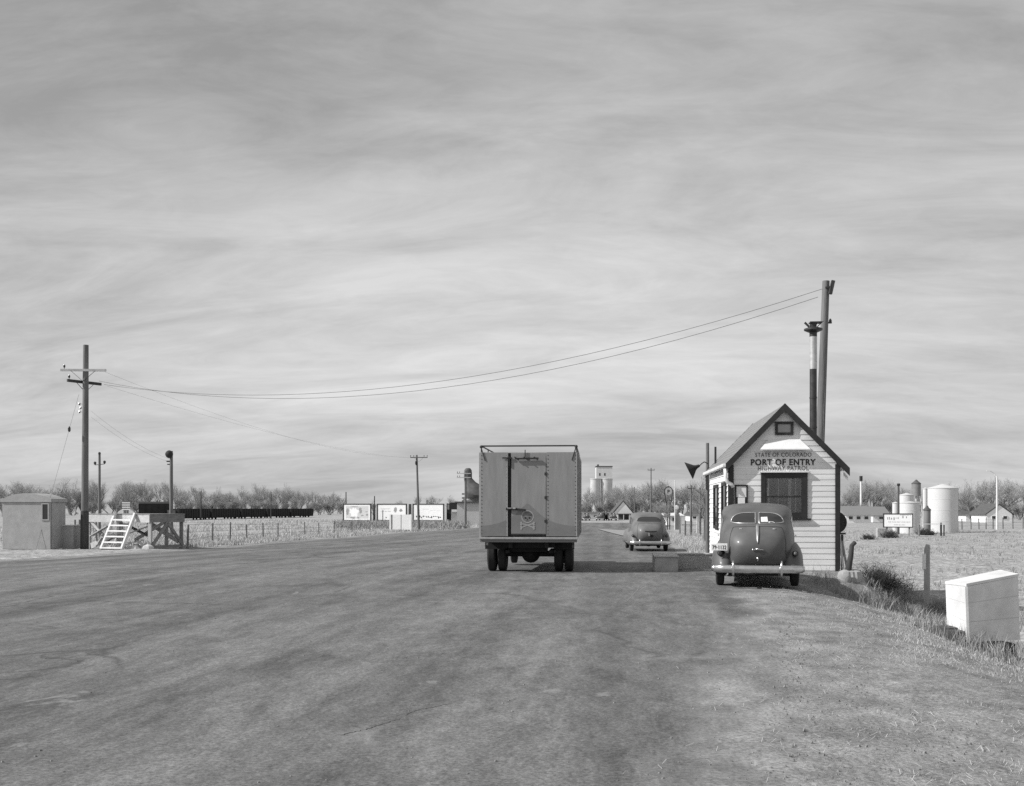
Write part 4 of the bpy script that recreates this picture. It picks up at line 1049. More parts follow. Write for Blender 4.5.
# lamp pole behind the platform
b = on(171.3, 63); d_ = 63; h_ = zat(451, d_) - b.z
lp2 = pole('lamp_pole', 'slim pole with round floodlight rising behind the inspection platform', b, h_, .12, .09, cat='lamp pole')
c = MB(); c.lathe([(.06, -.2), (.2, -.12), (.24, .02), (.2, .14), (.06, .2)], (-.08, -.16, h_ - .2), 'y', 14); c.build('floodlight', M['iron'], lp2, smooth='auto')
c = MB(); c.box((-.12, 0, h_ - .62), (.3, .14, .08)); c.box((-.1, 0, h_ - .8), (.26, .12, .06)); c.build('bracket', M['iron'], lp2)
for k, (ya, yb) in enumerate(((411, 459), (417, 462))):
    wire('%s of two service wires from the left pole to the floodlight pole' % ('upper' if k == 0 else 'lower'), P(91, ya, dL), P(170, yb, 63), .25, .004)
# slim pole by the left pole
b = on(99.5, 75); d_ = 75; h_ = zat(455, d_) - b.z
p3 = pole('utility_pole', 'slim dark pole with three insulators just right of the tall left pole', b, h_, .1, .08)
c = MB()
for x_, y_ in ((0, 454), (-.32, 463.5), (.36, 462.5)): c.lathe([(.03, -.1), (.09, -.03), (.1, .08), (.04, .14)], (x_, 0, zat(y_, d_) - b.z), 'z', 8)
c.beam((-.32, 0, zat(465, d_) - b.z), (.36, 0, zat(464, d_) - b.z), .04, .04); c.build('insulator', M['insulator'], p3)
# distant pole by the billboards
b = hit(419, 531); dB = dist(b); h_ = zat(455, dB) - b.z
p4 = pole('utility_pole', 'dark pole with one crossarm standing before the right billboard', b, h_, .15, .1, (-.25, 0))
crossarm(p4, zat(457.5, dB) - b.z, 1.85, 0, pins=(-.48, -.3, .3, .48)); c = MB(); c.lathe([(.08, -.2), (.13, -.1), (.13, .15), (.08, .2)], (-.28, -.1, zat(463, dB) - b.z), 'z', 10); c.build('transformer', M['iron'], p4)
wire('upper of two long wires running from the left pole to the billboard pole', P(105, 372, dL), P(410, 457, dB), 1.0, .0035)
wire('lower of two long wires running from the left pole to the billboard pole', P(107, 386, dL), P(412, 458, dB), .6, .0035)
# guy wire
a_ = P(79, 394, dL); e_ = on(36, dL - 1.0); c = MB(); c.tube([a_, e_], .006, 4); tag(c.build('guy_wire', M['wire'], origin=tuple(e_)), 'slanting guy wire running down left from the tall left pole', 'wire')
m_ = a_.lerp(e_, .23); c = MB(); c.lathe([(.03, -.12), (.06, -.06), (.06, .06), (.03, .12)], (0, 0, 0), 'z', 8); o = c.build('strain_insulator', M['insulator'], origin=(0, 0, 0)); o.location = m_; tag(o, 'small dark strain insulator threaded on the left guy wire', 'insulator')
# pole before the mill
b = on(465.5, 128); d_ = 128; h_ = zat(471, d_) - b.z
p5 = pole('utility_pole', 'pole with two pale crossarms in front of the mill', b, h_, .16, .12)
crossarm(p5, zat(473.5, d_) - b.z, 1.7, 0, brace=False, mt='wood_pale', off=(-.2, -.15)); crossarm(p5, zat(477.5, d_) - b.z, 1.7, 0, brace=False, mt='wood_pale', off=(-.2, -.15))
# further poles: column, distance, top pixel, arm
for (qx, dd, ty, arm, lab) in ((651, 175, 468, .9, 'tall pole standing above the trees right of the grain elevator'), (634.5, 230, 487, 0, 'short pole by the gabled house beyond the grey sedan'), (691, 105, 485, .6, 'dark pole before the trees near the filling station, left of two'), (700, 100, 488, 0, 'dark pole before the trees near the filling station, right of two'),
                               (346, 190, 492, 0, 'short bare post rising behind the left billboard'), (374.5, 190, 496, 0, 'short bare post rising behind the gap between two billboards'), (427, 190, 500, 0, 'small post just above the right billboard'), (201, 210, 491, 0, 'thin pole behind the freight cars right of the floodlight pole'), (271, 230, 492, 0, 'thin pole behind the freight cars near their right end'), (997, 120, 476, 1.1, 'pale pole with a curved arm at the far right')):
    b = on(qx, dd); h_ = zat(ty, dd) - b.z; t_ = pole('utility_pole', lab, b, h_, .13, .09, wood='old_white' if qx == 997 else ('pole_wood' if qx > 600 else 'pole_dark'))
    if arm and qx != 997: crossarm(t_, h_ - .35, arm * 1.4, .3, pins=(-.45, .45), brace=False)
    if qx == 997:
        c = MB(); c.tube([(-.02, 0, h_ - .3), (-.3, 0, h_ + .3), (-.8, 0, h_ + .6), (-1.2, 0, h_ + .6)], .05, 6); c.build('curved_arm', M['old_white'], t_)
# gooseneck floodlight pole left of the booth
b = on(707.5, 33.2); d_ = 33.2; h_ = zat(443, d_) - b.z
fl = pole('lamp_post', 'slim post with gooseneck floodlight at the booth left eave', b, h_, .07, .05, cat='lamp post')
az = zat(463, d_) - b.z; lx = -.30
c = MB(); c.tube([(0, 0, az - .08), (-.03, -.05, az), (-.12, -.1, az + .03), (-.2, -.1, az - .02), (-.28, -.1, az - .1)], .016, 6); c.build('gooseneck', M['steel'], fl, smooth=True)
c = MB(); axis_ = Vector((-.88, .16, -.44)).normalized(); s_ = axis_.cross(Vector((0, 0, 1))).normalized(); u_ = s_.cross(axis_); o0 = Vector((-.27, -.1, az - .08)); n = 18; vs_ = []
for r_, h2 in ((.04, 0), (.06, .1), (.09, .16), (.29, .36), (.30, .38), (.27, .365), (.08, .2)):
    for j in range(n):
        a = 2 * math.pi * j / n; vs_.append(o0 + axis_ * h2 + (s_ * math.cos(a) + u_ * math.sin(a)) * r_)
c.add(vs_, [(i * n + j, i * n + (j + 1) % n, (i + 1) * n + (j + 1) % n, (i + 1) * n + j) for i in range(6) for j in range(n)] + [tuple(6 * n + j for j in range(n)), tuple(reversed(range(n)))])
lo_ = c.build('lamp_shade', M['iron'], fl, smooth='auto')
c = MB(); vs_ = []
for r_, h2 in ((.265, .362), (.075, .21)):
    for j in range(n): a = 2 * math.pi * j / n; vs_.append(o0 + axis_ * h2 + (s_ * math.cos(a) + u_ * math.sin(a)) * r_)
c.add(vs_, [(j, (j + 1) % n, n + (j + 1) % n, n + j) for j in range(n)] + [tuple(n + j for j in range(n))]); c.build('reflector', M['white_paint'], lo_, smooth=True)

# ---------------------------------------------------------------- left roadside: booth, platform, stair, boards
b = hit(50.5, 549.5); dH = dist(b)
hb_ = thing('guard_hut', 'small grey hut with curved roof and narrow window at the left edge', 'hut', tuple(b), 0.0)
s_ = dH / FOC; hh = zat(493, dH) - b.z; xr_ = 0.0; xl = -2.2
c = MB(); c.box(((xl + xr_) / 2, .62, hh * .42), (xr_ - xl, 1.24, hh * .84)); c.build('wall', M['booth'], hb_, bevel=.02)
c = MB(); ol = [(xl - .06, hh * .84)] + [(xl - .06 + (xr_ - xl + .12) * i / 14, hh * .84 + .38 * math.sin(math.pi * min(max(i / 14, .06), .94)) ** .55) for i in range(15)] + [(xr_ + .06, hh * .84)]
c.prism(ol[::-1], -.05, 1.3); c.build('roof', M['booth'], hb_)
c = MB(); frame_rect(c, xr_ - .40, xr_ - .06, 1.25, 2.0, .05, -.03, .0); wf = c.build('window', M['booth'], hb_); c = MB(); c.box((xr_ - .23, -.006, 1.62), (.24, .008, .66)); c.build('pane', M['glass_dark'], wf)
c = MB(); c.box((xr_ + .008, .05, hh * .42), (.02, .04, hh * .8)); c.build('door_edge', M['truck_dark'], hb_)
b2 = on(67.8, dH + 1.0); bxh = thing('feed_bin', 'low grey lidded bin standing against the right side of the hut', 'bin', tuple(b2), 0.0)
c = MB(); c.box((0, .4, .5), (.52, .8, 1.0)); c.build('body', M['booth'], bxh, bevel=.01); c = MB(); c.box((0, .4, 1.03), (.6, .88, .05)); c.build('lid', M['wood_pale'], bxh)

cA = hit(150, 549.5); dC = dist(cA)
cB = on(88, dC + 2.2); cD = on(182.5, dC + 1.75)
vL = Vector((cB.x - cA.x, cB.y - cA.y, 0)); vR = Vector((cD.x - cA.x, cD.y - cA.y, 0)); LL, LR = vL.length, vR.length; uL, uR = vL.normalized(), vR.normalized()
pf = thing('inspection_platform', 'raised timber inspection platform with braced legs beside the left pole', 'platform', tuple(cA))
zt = zat(514, dC) - cA.z
def q_(l, r, z): v = uL * l + uR * r; return (v.x, v.y, z)
c = MB()
nb_ = 9
for i in range(nb_): c.beam(q_(-.06 + (LL + .1) * (i + .5) / nb_, -.08, zt - .02), q_(-.06 + (LL + .1) * (i + .5) / nb_, LR + .08, zt - .02), (LL + .1) / nb_ - .012, .05)
c.build('deck', M['wood_grey'], pf)
for (a, e, nm) in ((q_(-.05, -.06, zt - .21), q_(LL, -.06, zt - .21), 'wood_pale'), (q_(-.06, -.03, zt - .21), q_(-.06, LR + .05, zt - .21), 'wood_grey'), (q_(0, LR, zt - .21), q_(LL, LR, zt - .21), 'wood_grey'), (q_(LL, 0, zt - .21), q_(LL, LR, zt - .21), 'wood_grey')):
    c = MB(); c.beam(a, e, .05, .32); c.build('fascia', M[nm], pf)  # sunlit front pale, shaded sides grey: the light is put into the timber colour
for l in (.02, LL * .5, LL - .05):
    for r in (.02, LR - .05): c = MB(); c.beam(q_(l, r, -.4), q_(l, r, zt - .05), .13, .13); c.build('leg', M['wood_pale' if r < .1 else 'wood_grey'], pf)  # front legs coloured pale as sunlit, rear ones grey as shaded
c = MB(); c.beam(q_(0, LR / 2, -.2), q_(0, LR / 2, zt - .05), .12, .12); c.build('leg', M['wood_grey'], pf)
c = MB()
c.beam(q_(-.06, .05, .12), q_(-.06, LR / 2, zt - .38), .06, .14); c.beam(q_(-.06, LR - .03, .12), q_(-.06, LR / 2, zt - .38), .06, .14); c.beam(q_(-.04, 0, .10), q_(-.04, LR, .10), .06, .13)
c.build('brace', M['wood_grey'], pf)  # grey timber carries the shade of the right-hand face
c = MB(); c.beam(q_(LL, -.02, .9 * zt), q_(LL * .62, -.02, .2), .06, .12); c.beam(q_(LL * .95, .02, .08), q_(LL * .55, .02, .6), .05, .25); c.beam(q_(.2, LR * .6, zt * .8), q_(LL * .5, LR * .5, .35), .06, .14); c.beam(q_(LL * .45, LR * .8, zt * .75), q_(.05, LR * .9, .3), .06, .2); c.build('brace', M['wood_pale'], pf)
# stair leaning on its sunny side
lt = thing('timber_stair', 'white open timber stair leaning against the front of the platform', 'stair', tuple(cA))
sA0, sA1 = on(101, dC - .3) - cA, on(121.5, dC - .75) - cA; 
tA = P(115.5, 513.5, dC + .95) - cA; tB = P(135, 514, dC + .35) - cA
c = MB(); c.beam(tuple(sA0), tuple(tA), .07, .19, up=(0, 1, 0)); c.build('stringer', M['white_paint'], lt); c = MB(); c.beam(tuple(sA1), tuple(tB), .07, .19, up=(0, 1, 0)); c.build('stringer', M['white_paint'], lt)
for k in range(6):
    f_ = .05 + .155 * k; a, e = sA0.lerp(tA, f_), sA1.lerp(tB, f_); c = MB(); c.beam(tuple(a), tuple(e), .26, .055); c.build('tread', M['white_paint'], lt)
# loose boards and rubble under the platform
for k, (x0, y0, d0, x1, y1, d1, w_, lab) in enumerate(((104, 541, .6, 124, 530, 1.2, .3, 'wide pale plank slanting under the left end of the platform'), (122, 545, 0.1, 142, 540, .9, .25, 'plank lying in the rubble beside the stair foot'), (138, 541, .2, 146, 549, -.3, .16, 'short pale board propped on the rubble by the platform corner'), (125, 524, 1.5, 148, 536, 1.4, .4, 'dark sheet board hanging under the platform middle'), (91, 536, 1.9, 108, 526, 1.5, .22, 'pale diagonal plank near the left end leg of the platform'), (96, 546, 1.2, 116, 533, 1.5, .5, 'broad pale panel lying slanted behind the stair foot'), (130, 533, 1.2, 149, 526, 1.3, .3, 'pale panel slanting up to the platform corner post'))):
    A, B = P(x0, y0, dC + d0), P(x1, y1, dC + d1); A.z = max(A.z, H(A.x, A.y) + .06); B.z = max(B.z, H(B.x, B.y) + .04)
    c = MB(); c.beam(A, B, w_, .04); tag(c.build('loose_board', M['wood_grey' if k == 3 else 'wood_pale'], origin=tuple(B)), lab, 'board', 'boards around the platform')
r6 = random.Random(9); c = MB()
for k in range(46):
    p_ = on(r6.uniform(118, 150), dC + r6.uniform(-.4, 1.4)) - cA; s2 = r6.uniform(.06, .26)
    c.lathe([(s2 * .4, -.1), (s2, s2 * .2), (s2 * r6.uniform(.6, .9), s2 * .6), (s2 * .15, s2 * r6.uniform(.7, 1.1))], tuple(p_), 'z', 6)
o = c.build('rubble', M['concrete_pale']); o.location = cA; setting(o, 'stuff')

# slatted signboard beyond
b = on(126, 96); sg = thing('slat_sign', 'small sign of four white slats beyond the platform stair', 'sign', tuple(b), YAW)
d_ = 96; 
for yy in (502.8, 505, 507.2, 509.4): c = MB(); c.box((0, 0, zat(yy, d_) - b.z), (8 * d_ / FOC, .04, .1)); c.build('slat', M['paper'], sg)
c = MB()
for x_ in (-.2, .2): c.box((x_, .05, (zat(502, d_) - b.z) / 2), (.06, .05, zat(502, d_) - b.z))
c.build('post', M['wood_grey'], sg)

# ---------------------------------------------------------------- freight cars
def freight(x0, x1, d0, d1, top, name, lab, mt, grp, hgt=None, gondola=True):
    a, e = on(x0, d0), on(x1, d1); u = (e - a); u.z = 0; L_ = u.length; rz = math.atan2(u.y, u.x); m_ = (a + e) / 2
    t_ = thing(name, lab, 'freight car', (m_.x, m_.y, (H(a.x, a.y) + H(e.x, e.y)) / 2), rz, grp)
    zb = t_.location.z; zt_ = zat(top, (d0 + d1) / 2) - zb
    c = MB(); c.box((0, 0, (zt_ + .35) / 2), (L_, 2.8, zt_ - .35)); n = max(int(L_ / 1.1), 4)
    for i in range(n + 1): c.box((-L_ / 2 + L_ * i / n, 0, (zt_ + .3) / 2), (.1, 2.95, zt_ - .3))
    c.build('body', mt, t_)
    if not gondola:
        c = MB(); c.prism([(-1.5, zt_), (1.5, zt_), (0, zt_ + .35)][::-1], -L_ / 2 - .05, L_ / 2 + .05); o = c.build('roof', mt, t_); o.rotation_euler = (0, 0, math.pi / 2)
        c = MB(); c.box((-L_ / 2 - .06, 0, (zt_ + 1.1) / 2), (.06, 2.6, zt_ - 1.3)); c.build('end_wall', M['freight_end'], t_)
    else:
        c = MB()
        for s in (-1, 1): c.box((s * (L_ / 2 + .15), 0, zt_ * .62), (.3, 1.6, zt_ * .5))
        c.build('end_platform', M['freight_end'], t_)
    for s in (-1, 1):
        c = MB(); c.box((s * L_ * .33, 0, .62), (2.2, 1.9, .35))
        for k in (-.8, .8):
            for w_ in (-.75, .75): c.lathe([(.45, -.06), (.45, .06)], (s * L_ * .33 + k, w_, .45), 'y', 12)
        c.build('bogie', M['iron'], t_)
    return t_
GR = 'dark open freight cars in the line across the left field'
freight(139, 171, 205, 207, 503.6, 'boxcar', 'tall black boxcar standing above the platform end', M['freight'], None, gondola=False)
fx = [(171.5, 204), (205.5, 236), (236.0 + .6, 262), (262.8, 286), (286.6, 309)]
tot = (171.5, 309)
def dd_(x): return 205 + 65 * (x - 171.5) / (309 - 171.5)
for (a, e), lab in zip(((172, 203.5), (205.5, 234), (236, 260), (262, 284.5), (286, 308)), ('leftmost black gondola next to the boxcar', 'second black gondola to the right of the boxcar', 'middle black gondola of the five open cars', 'black gondola second from the right end', 'rightmost black gondola at the end of the line')):
    freight(a, e, dd_(a), dd_(e), 508.6, 'gondola_car', lab, M['freight'], GR)

# ---------------------------------------------------------------- billboards
def billboard(x0, x1, y0, y1, d, lab):
    b = on((x0 + x1) / 2, d); t_ = thing('billboard', lab, 'billboard', tuple(b), YAW - .42, 'billboards in a row')
    s2 = d / FOC; w = (x1 - x0) * s2 * 1.09; z1, z0 = zat(y0, d) - b.z, zat(y1, d) - b.z
    c = MB(); c.box((0, 0, (z0 + z1) / 2), (w, .1, z1 - z0)); c.build('board', M['paper'], t_)
    c = MB(); frame_rect(c, -w / 2 - .16, w / 2 + .10, z0 - .16, z1 + .13, .13, -.12, .1); c.build('frame', M['dark_trim'], t_)
    for x_ in (-w * .4, 0, w * .4): c = MB(); c.box((x_, .12, z1 / 2 - .2), (.12, .12, z1 + .2)); c.build('post', M['pole_dark'], t_)
    return t_, w, z0, z1
def blot(mb, x, z, rx, rz_, y, seed, n=18):
    r2 = random.Random(seed); mb.add([(x + rx * math.cos(2 * math.pi * i / n) * r2.uniform(.6, 1.15), y, z + rz_ * math.sin(2 * math.pi * i / n) * r2.uniform(.6, 1.15)) for i in range(n)], [tuple(range(n))])
dBB = 165.0
t_, w, z0, z1 = billboard(343, 371.5, 504.5, 520, dBB, 'leftmost billboard showing a large dark-edged picture')
zm, hh = (z0 + z1) / 2, z1 - z0
c = MB(); c.box((.0, -.053, zm), (w * .86, .004, hh * .80)); c.build('picture_ground', M['ink_pale'], t_)
c = MB(); blot(c, -w * .36, zm + .1, w * .06, hh * .28, -.058, 1); blot(c, w * .13, zm + hh * .1, w * .06, hh * .25, -.058, 2); blot(c, -w * .16, zm - hh * .36, w * .12, hh * .06, -.058, 3); blot(c, w * .05, zm - hh * .36, w * .05, hh * .07, -.058, 4)
blot(c, w * .37, zm - hh * .16, w * .045, hh * .08, -.058, 5); blot(c, w * .2, zm - hh * .2, w * .06, hh * .04, -.058, 6); blot(c, w * .36, zm + hh * .03, w * .05, hh * .03, -.058, 7); blot(c, -w * .1, zm + hh * .36, w * .2, hh * .03, -.058, 8); c.build('picture_dark', M['ink_grey'], t_)
c = MB(); blot(c, -w * .12, zm + .0, w * .2, hh * .30, -.0565, 11, 22); c.build('picture_light', M['paper'], t_)
t_, w, z0, z1 = billboard(377, 407, 504.5, 520, dBB, 'middle billboard with two lines of lettering and two small figures')
zm, hh = (z0 + z1) / 2, z1 - z0
def scrawl(mb, x0, x1, z, h, y, seed):
    r2 = random.Random(seed); x = x0
    while x < x1:
        w_ = r2.uniform(.4, 1.0) * h; mb.box((x + w_ / 2, y, z + r2.uniform(-.1, .1) * h), (w_ * .5, .004, h * r2.uniform(.6, 1))); x += w_ * 1.1 + (h * .5 if r2.random() < .2 else 0)
c = MB(); scrawl(c, -w * .40, -w * .06, zm + hh * .22, .13, -.054, 3); c.build('lettering', M['ink_grey'], t_); c = MB(); scrawl(c, -w * .40, -w * .04, zm + hh * .06, .17, -.054, 4); c.build('lettering', M['ink_grey'], t_)
c = MB(); blot(c, w * .12, zm + hh * .16, w * .06, hh * .2, -.054, 5); blot(c, w * .32, zm + hh * .12, w * .06, hh * .11, -.054, 6); blot(c, -w * .2, zm - hh * .34, w * .03, hh * .06, -.054, 7); c.build('figures', M['ink_grey'], t_)
t_, w, z0, z1 = billboard(413, 444, 504.5, 520, dBB, 'rightmost billboard with a row of small dark figures along its foot')
zm, hh = (z0 + z1) / 2, z1 - z0
c = MB(); scrawl(c, -w * .2, w * .0, zm + hh * .2, .14, -.054, 13); c.build('lettering', M['ink_pale'], t_); c = MB(); scrawl(c, w * .05, w * .4, zm + hh * .12, .06, -.054, 14); c.build('lettering', M['ink_pale'], t_)
c = MB(); r7 = random.Random(5)
for k in range(15): blot(c, -w * .40 + w * .8 * k / 14, zm - hh * .30 + r7.uniform(-.1, .12), w * .025, hh * r7.uniform(.03, .1), -.054, k + 40, 10)
c.build('figures', M['ink_dark'], t_)
b = on(449, dBB); t_ = thing('billboard_end', 'dark upright end panel closing the billboard row on the right', 'panel', tuple(b), YAW)
c = MB(); c.box((0, .2, (zat(503.5, dBB) - b.z) / 2), (.75, .5, zat(503.5, dBB) - b.z)); c.build('panel', M['freight'], t_); c = MB(); c.box((-.1, -.06, zat(507, dBB) - b.z), (.3, .02, .8)); c.build('mark', M['ink_grey'], t_)
for x0, x1 in ((371.9, 376.6), (407.4, 412.6)):
    b = on((x0 + x1) / 2, dBB + .3); zz0 = zat(521, dBB) - b.z; zz1 = zat(504, dBB) - b.z
    t_ = thing('lattice_panel', 'dark lattice strip %s' % ('between the left and middle billboards' if x0 < 380 else 'between the middle and right billboards'), 'lattice', tuple(b), YAW)
    c = MB(); c.box((0, .08, (zz0 + zz1) / 2), ((x1 - x0) * dBB / FOC - .38, .06, zz1 - zz0)); c.build('slats', M['far_roof'], t_)
# white double notice panel at the road's edge
b = hit(400, 531.5); d_ = dist(b); t_ = thing('roadside_noticeboard', 'white double panel noticeboard on posts at the road edge before the billboards', 'notice board', tuple(b), YAW - .2)
s2 = d_ / FOC; z1, z0 = zat(514.6, d_) - b.z, zat(529.6, d_) - b.z
for a, e in ((-8, .9), (1.3, 10.5)): c = MB(); c.box(((a + e) / 2 * s2, 0, (z0 + z1) / 2), ((e - a) * s2, .06, z1 - z0)); c.build('panel', M['paper'], t_)
for x_, w_ in ((1.1, .05), (-8.6, .12)): c = MB(); c.box((x_ * s2, .0, z1 / 2), (w_, .09 + w_ * .1, z1)); c.build('post', M['ink_grey'], t_)
for x_, y_ in ((-10.0, -.03), (11.2, 0)): c = MB(); c.box((x_ * s2, y_, z1 / 2), (.16, .1, z1 + .06)); c.build('side_post', M['white_paint'], t_)

# ---------------------------------------------------------------- mill with dust cyclone behind the truck
b = on(474, 150); d_ = 150; ml = thing('mill_building', 'pale mill building with a low roof partly hidden behind the truck', 'building', tuple(b), YAW)
s2 = d_ / FOC; z1 = zat(503, d_) - b.z; xl = (457 - 474) * s2; xr_ = (540 - 474) * s2
c = MB(); c.box(((xl + xr_) / 2, 4, z1 / 2), (xr_ - xl, 8, z1)); c.build('wall', M['concrete_pale'], ml)
c = MB(); c.box(((xl + xr_) / 2, 4, z1 + .1), (xr_ - xl + .5, 8.6, .22)); rf = c.build('roof', M['far_roof'], ml)
c = MB(); c.prism([(xl + .8, z1 + .2), (xr_ - 1, z1 + .2), (xr_ - 3, z1 + 1.0), (xl + 3.0, z1 + 1.0)][::-1], .5, 7.5); c.build('upper_roof', M['booth'], rf)
c = MB(); c.box((xl - .55, 1, zat(506, d_) - b.z), (1.0, 1.6, 1.0)); c.build('hood', M['iron'], ml)
c = MB(); c.box((xl - .5, 3, .95), (.9, 2, 1.9)); c.build('shed', M['booth'], ml)
cy = on(481, 151); ct = thing('dust_cyclone', 'dark round-topped dust cyclone rising from the mill roof', 'cyclone', tuple(cy), YAW)
zz = lambda y_: zat(y_, 151) - cy.z; sx_ = 151 / FOC
c = MB(); prof = [(.2, zz(468)), (.35, zz(468.4)), (.52, zz(470)), (.58, zz(473)), (.58, zz(480))]
c.lathe(prof, ((468 - 481) * sx_, 0, 0), 'z', 18); c.build('stack', M['cyclone'], ct, smooth='auto')
c = MB(); vs_ = []; n = 18
for (y_, cx_, r_) in ((478, 468, 4.0), (482, 470, 5.6), (486, 473.5, 9), (490, 476.5, 12), (495, 478, 13), (498, 478, 11)):
    for j in range(n): a = 2 * math.pi * j / n; vs_.append(((cx_ - 481) * sx_ + r_ * sx_ * math.cos(a), r_ * sx_ * math.sin(a), zz(y_)))
c.add(vs_, [(i * n + j, i * n + (j + 1) % n, (i + 1) * n + (j + 1) % n, (i + 1) * n + j) for i in range(5) for j in range(n)] + [tuple(5 * n + j for j in reversed(range(n)))]); c.build('hopper', M['cyclone'], ct, smooth='auto')
c = MB()
for x_ in (464, 472, 488, 496): c.beam(((x_ - 481) * sx_, 0, zz(497)), ((x_ - 481) * sx_, 0, zz(504)), .2, .2)
for y_ in (494, 498, 501): c.beam(((462 - 481) * sx_, -.4, zz(y_)), ((498 - 481) * sx_, -.4, zz(y_)), .15, .25)
c.build('support', M['wood_grey'], ct)

# ---------------------------------------------------------------- grain elevator, houses, filling station
b = on(601.5, 480); d_ = 480; s2 = d_ / FOC; ge = thing('grain_elevator', 'tall white concrete grain elevator with two silos above the far trees', 'grain elevator', tuple(b), YAW)
zz = lambda y_: zat(y_, d_) - b.z
for k, (x0, x1) in enumerate(((590.3, 600.3), (600.8, 612.6))):
    c = MB(); c.lathe([((x1 - x0) / 2 * s2, 0), ((x1 - x0) / 2 * s2, zz(479.5)), ((x1 - x0) / 2 * s2 + .15, zz(479.4)), ((x1 - x0) / 2 * s2 + .15, zz(478.6))], (((x0 + x1) / 2 - 601.5) * s2, k * .5, 0), 'z', 28); c.build('silo', M['concrete_pale'], ge, smooth='auto')
c = MB(); c.box(((604 - 601.5) * s2, 1.5, (zz(479) + zz(467)) / 2), (16 * s2, 6, zz(467) - zz(479))); hd_ = c.build('headhouse', M['tank_white'], ge)
c = MB(); c.box(((604 - 601.5) * s2, 1.5, zz(466.6)), (16.6 * s2, 6.4, .5)); c.build('headhouse_roof', M['far_roof'], hd_)
for x_ in (599.5, 604.5): c = MB(); c.box(((x_ - 601.5) * s2, -1.52, zz(474.5)), (1.4 * s2, .06, 2.6 * s2)); c.build('window', M['glass_dark'], hd_)
c = MB(); c.box(((598 - 601.5) * s2, 0, zz(465.3)), (.8, .8, .8)); c.build('roof_vent', M['far_roof'], hd_)

def house(x0, x1, base_d, eave, ridge, lab, gable_front=False, wall='white_paint', roof='far_roof', nwin=2, depth=6.0, yaw=0.0, porch=False):
    xm = (x0 + x1) / 2; b = on(xm, base_d); s2 = base_d / FOC; w = (x1 - x0) * s2; ze, zr = zat(eave, base_d) - b.z, zat(ridge, base_d) - b.z
    t_ = thing('house', lab, 'house', tuple(b), YAW + yaw)
    c = MB()
    if gable_front:
        c.prism([(-w / 2, -.3), (w / 2, -.3), (w / 2, ze), (0, zr), (-w / 2, ze)], 0, depth); c.build('wall', M[wall], t_)
        for s in (-1, 1):
            c = MB(); pts = [(0, zr + .25), (s * (w / 2 + .35), ze - .0), (s * (w / 2 + .35), ze - .16), (0, zr + .05)]
            c.prism(pts if s < 0 else pts[::-1], -.12, depth + .3); c.build('roof', M[roof], t_)
    else:
        c.box((0, depth / 2, ze / 2 - .15), (w, depth, ze + .3)); c.build('wall', M[wall], t_)
        c = MB(); c.prism([(-depth / 2 - .35, ze - .1), (depth / 2 + .35, ze - .1), (0, zr)], -w / 2 - .3, w / 2 + .3)
        c.v = [(y, x + depth / 2, z) for x, y, z in c.v]; c.f = [f[::-1] for f in c.f]; c.build('roof', M[roof], t_)
    for i in range(nwin):
        x_ = -w / 2 + w * (i + .6) / (nwin + .2); c = MB(); frame_rect(c, x_ - .38, x_ + .38, ze * .38, ze * .8, .07, -.06, .0); f = c.build('window', M['old_white'], t_)
        c = MB(); c.box((x_, -.02, ze * .59), (.62, .02, ze * .42 - .14)); c.build('pane', M['glass_dark'], f)
    if porch:
        c = MB(); c.box((w * .12, -1.0, ze * .9), (w * .95, 2.0, .15)); po = c.build('porch_roof', M['far_roof'], t_); c = MB()
        for k in range(4): c.box((-w * .32 + w * .29 * k, -1.9, ze * .43), (.13, .13, ze * .86))
        c.build('porch_post', M['old_white'], po); c = MB(); c.box((w * .12, -.04, ze * .42), (w * .75, .06, ze * .8)); c.build('porch_shade', M['far_roof'], po)  # last box: dark sheet on the wall painting the shade inside the porch
    return t_
house(613.5, 633, 215, 513.3, 501.5, 'white gabled house with a dark porch beyond the grey sedan', True, nwin=1, porch=True)
house(583, 600, 225, 514.2, 512.0, 'low white garage building left of the gabled house below the elevator', nwin=2)
house(600.5, 613, 228, 514.6, 513.0, 'low pale shed with dark flat roof touching the gabled house', wall='old_white', nwin=1)
house(691, 710, 190, 514.8, 511.6, 'low white house with dark roof just left of the booth', nwin=3)
house(846, 871, 170, 514.2, 506.0, 'long white cabin with grey shingle roof nearest the booth right side', roof='roof_shingle', nwin=3)
house(873, 889, 178, 514.8, 506.5, 'smaller white cabin with grey roof behind the roadside signboard', roof='roof_shingle', nwin=1)
house(966, 986, 190, 514.6, 511.0, 'low white house with flat dark roof left of the far right gabled house', nwin=2)
house(987, 1012, 175, 514.0, 505.0, 'white gabled house at the far right edge behind the wire fence', True, nwin=2)
house(72, 81, 330, 511.5, 503.5, 'small white gabled house far off between the hut and left pole', True, nwin=1)
house(283, 291, 420, 513, 509.2, 'tiny pale gabled house beyond the freight cars', True, nwin=0)

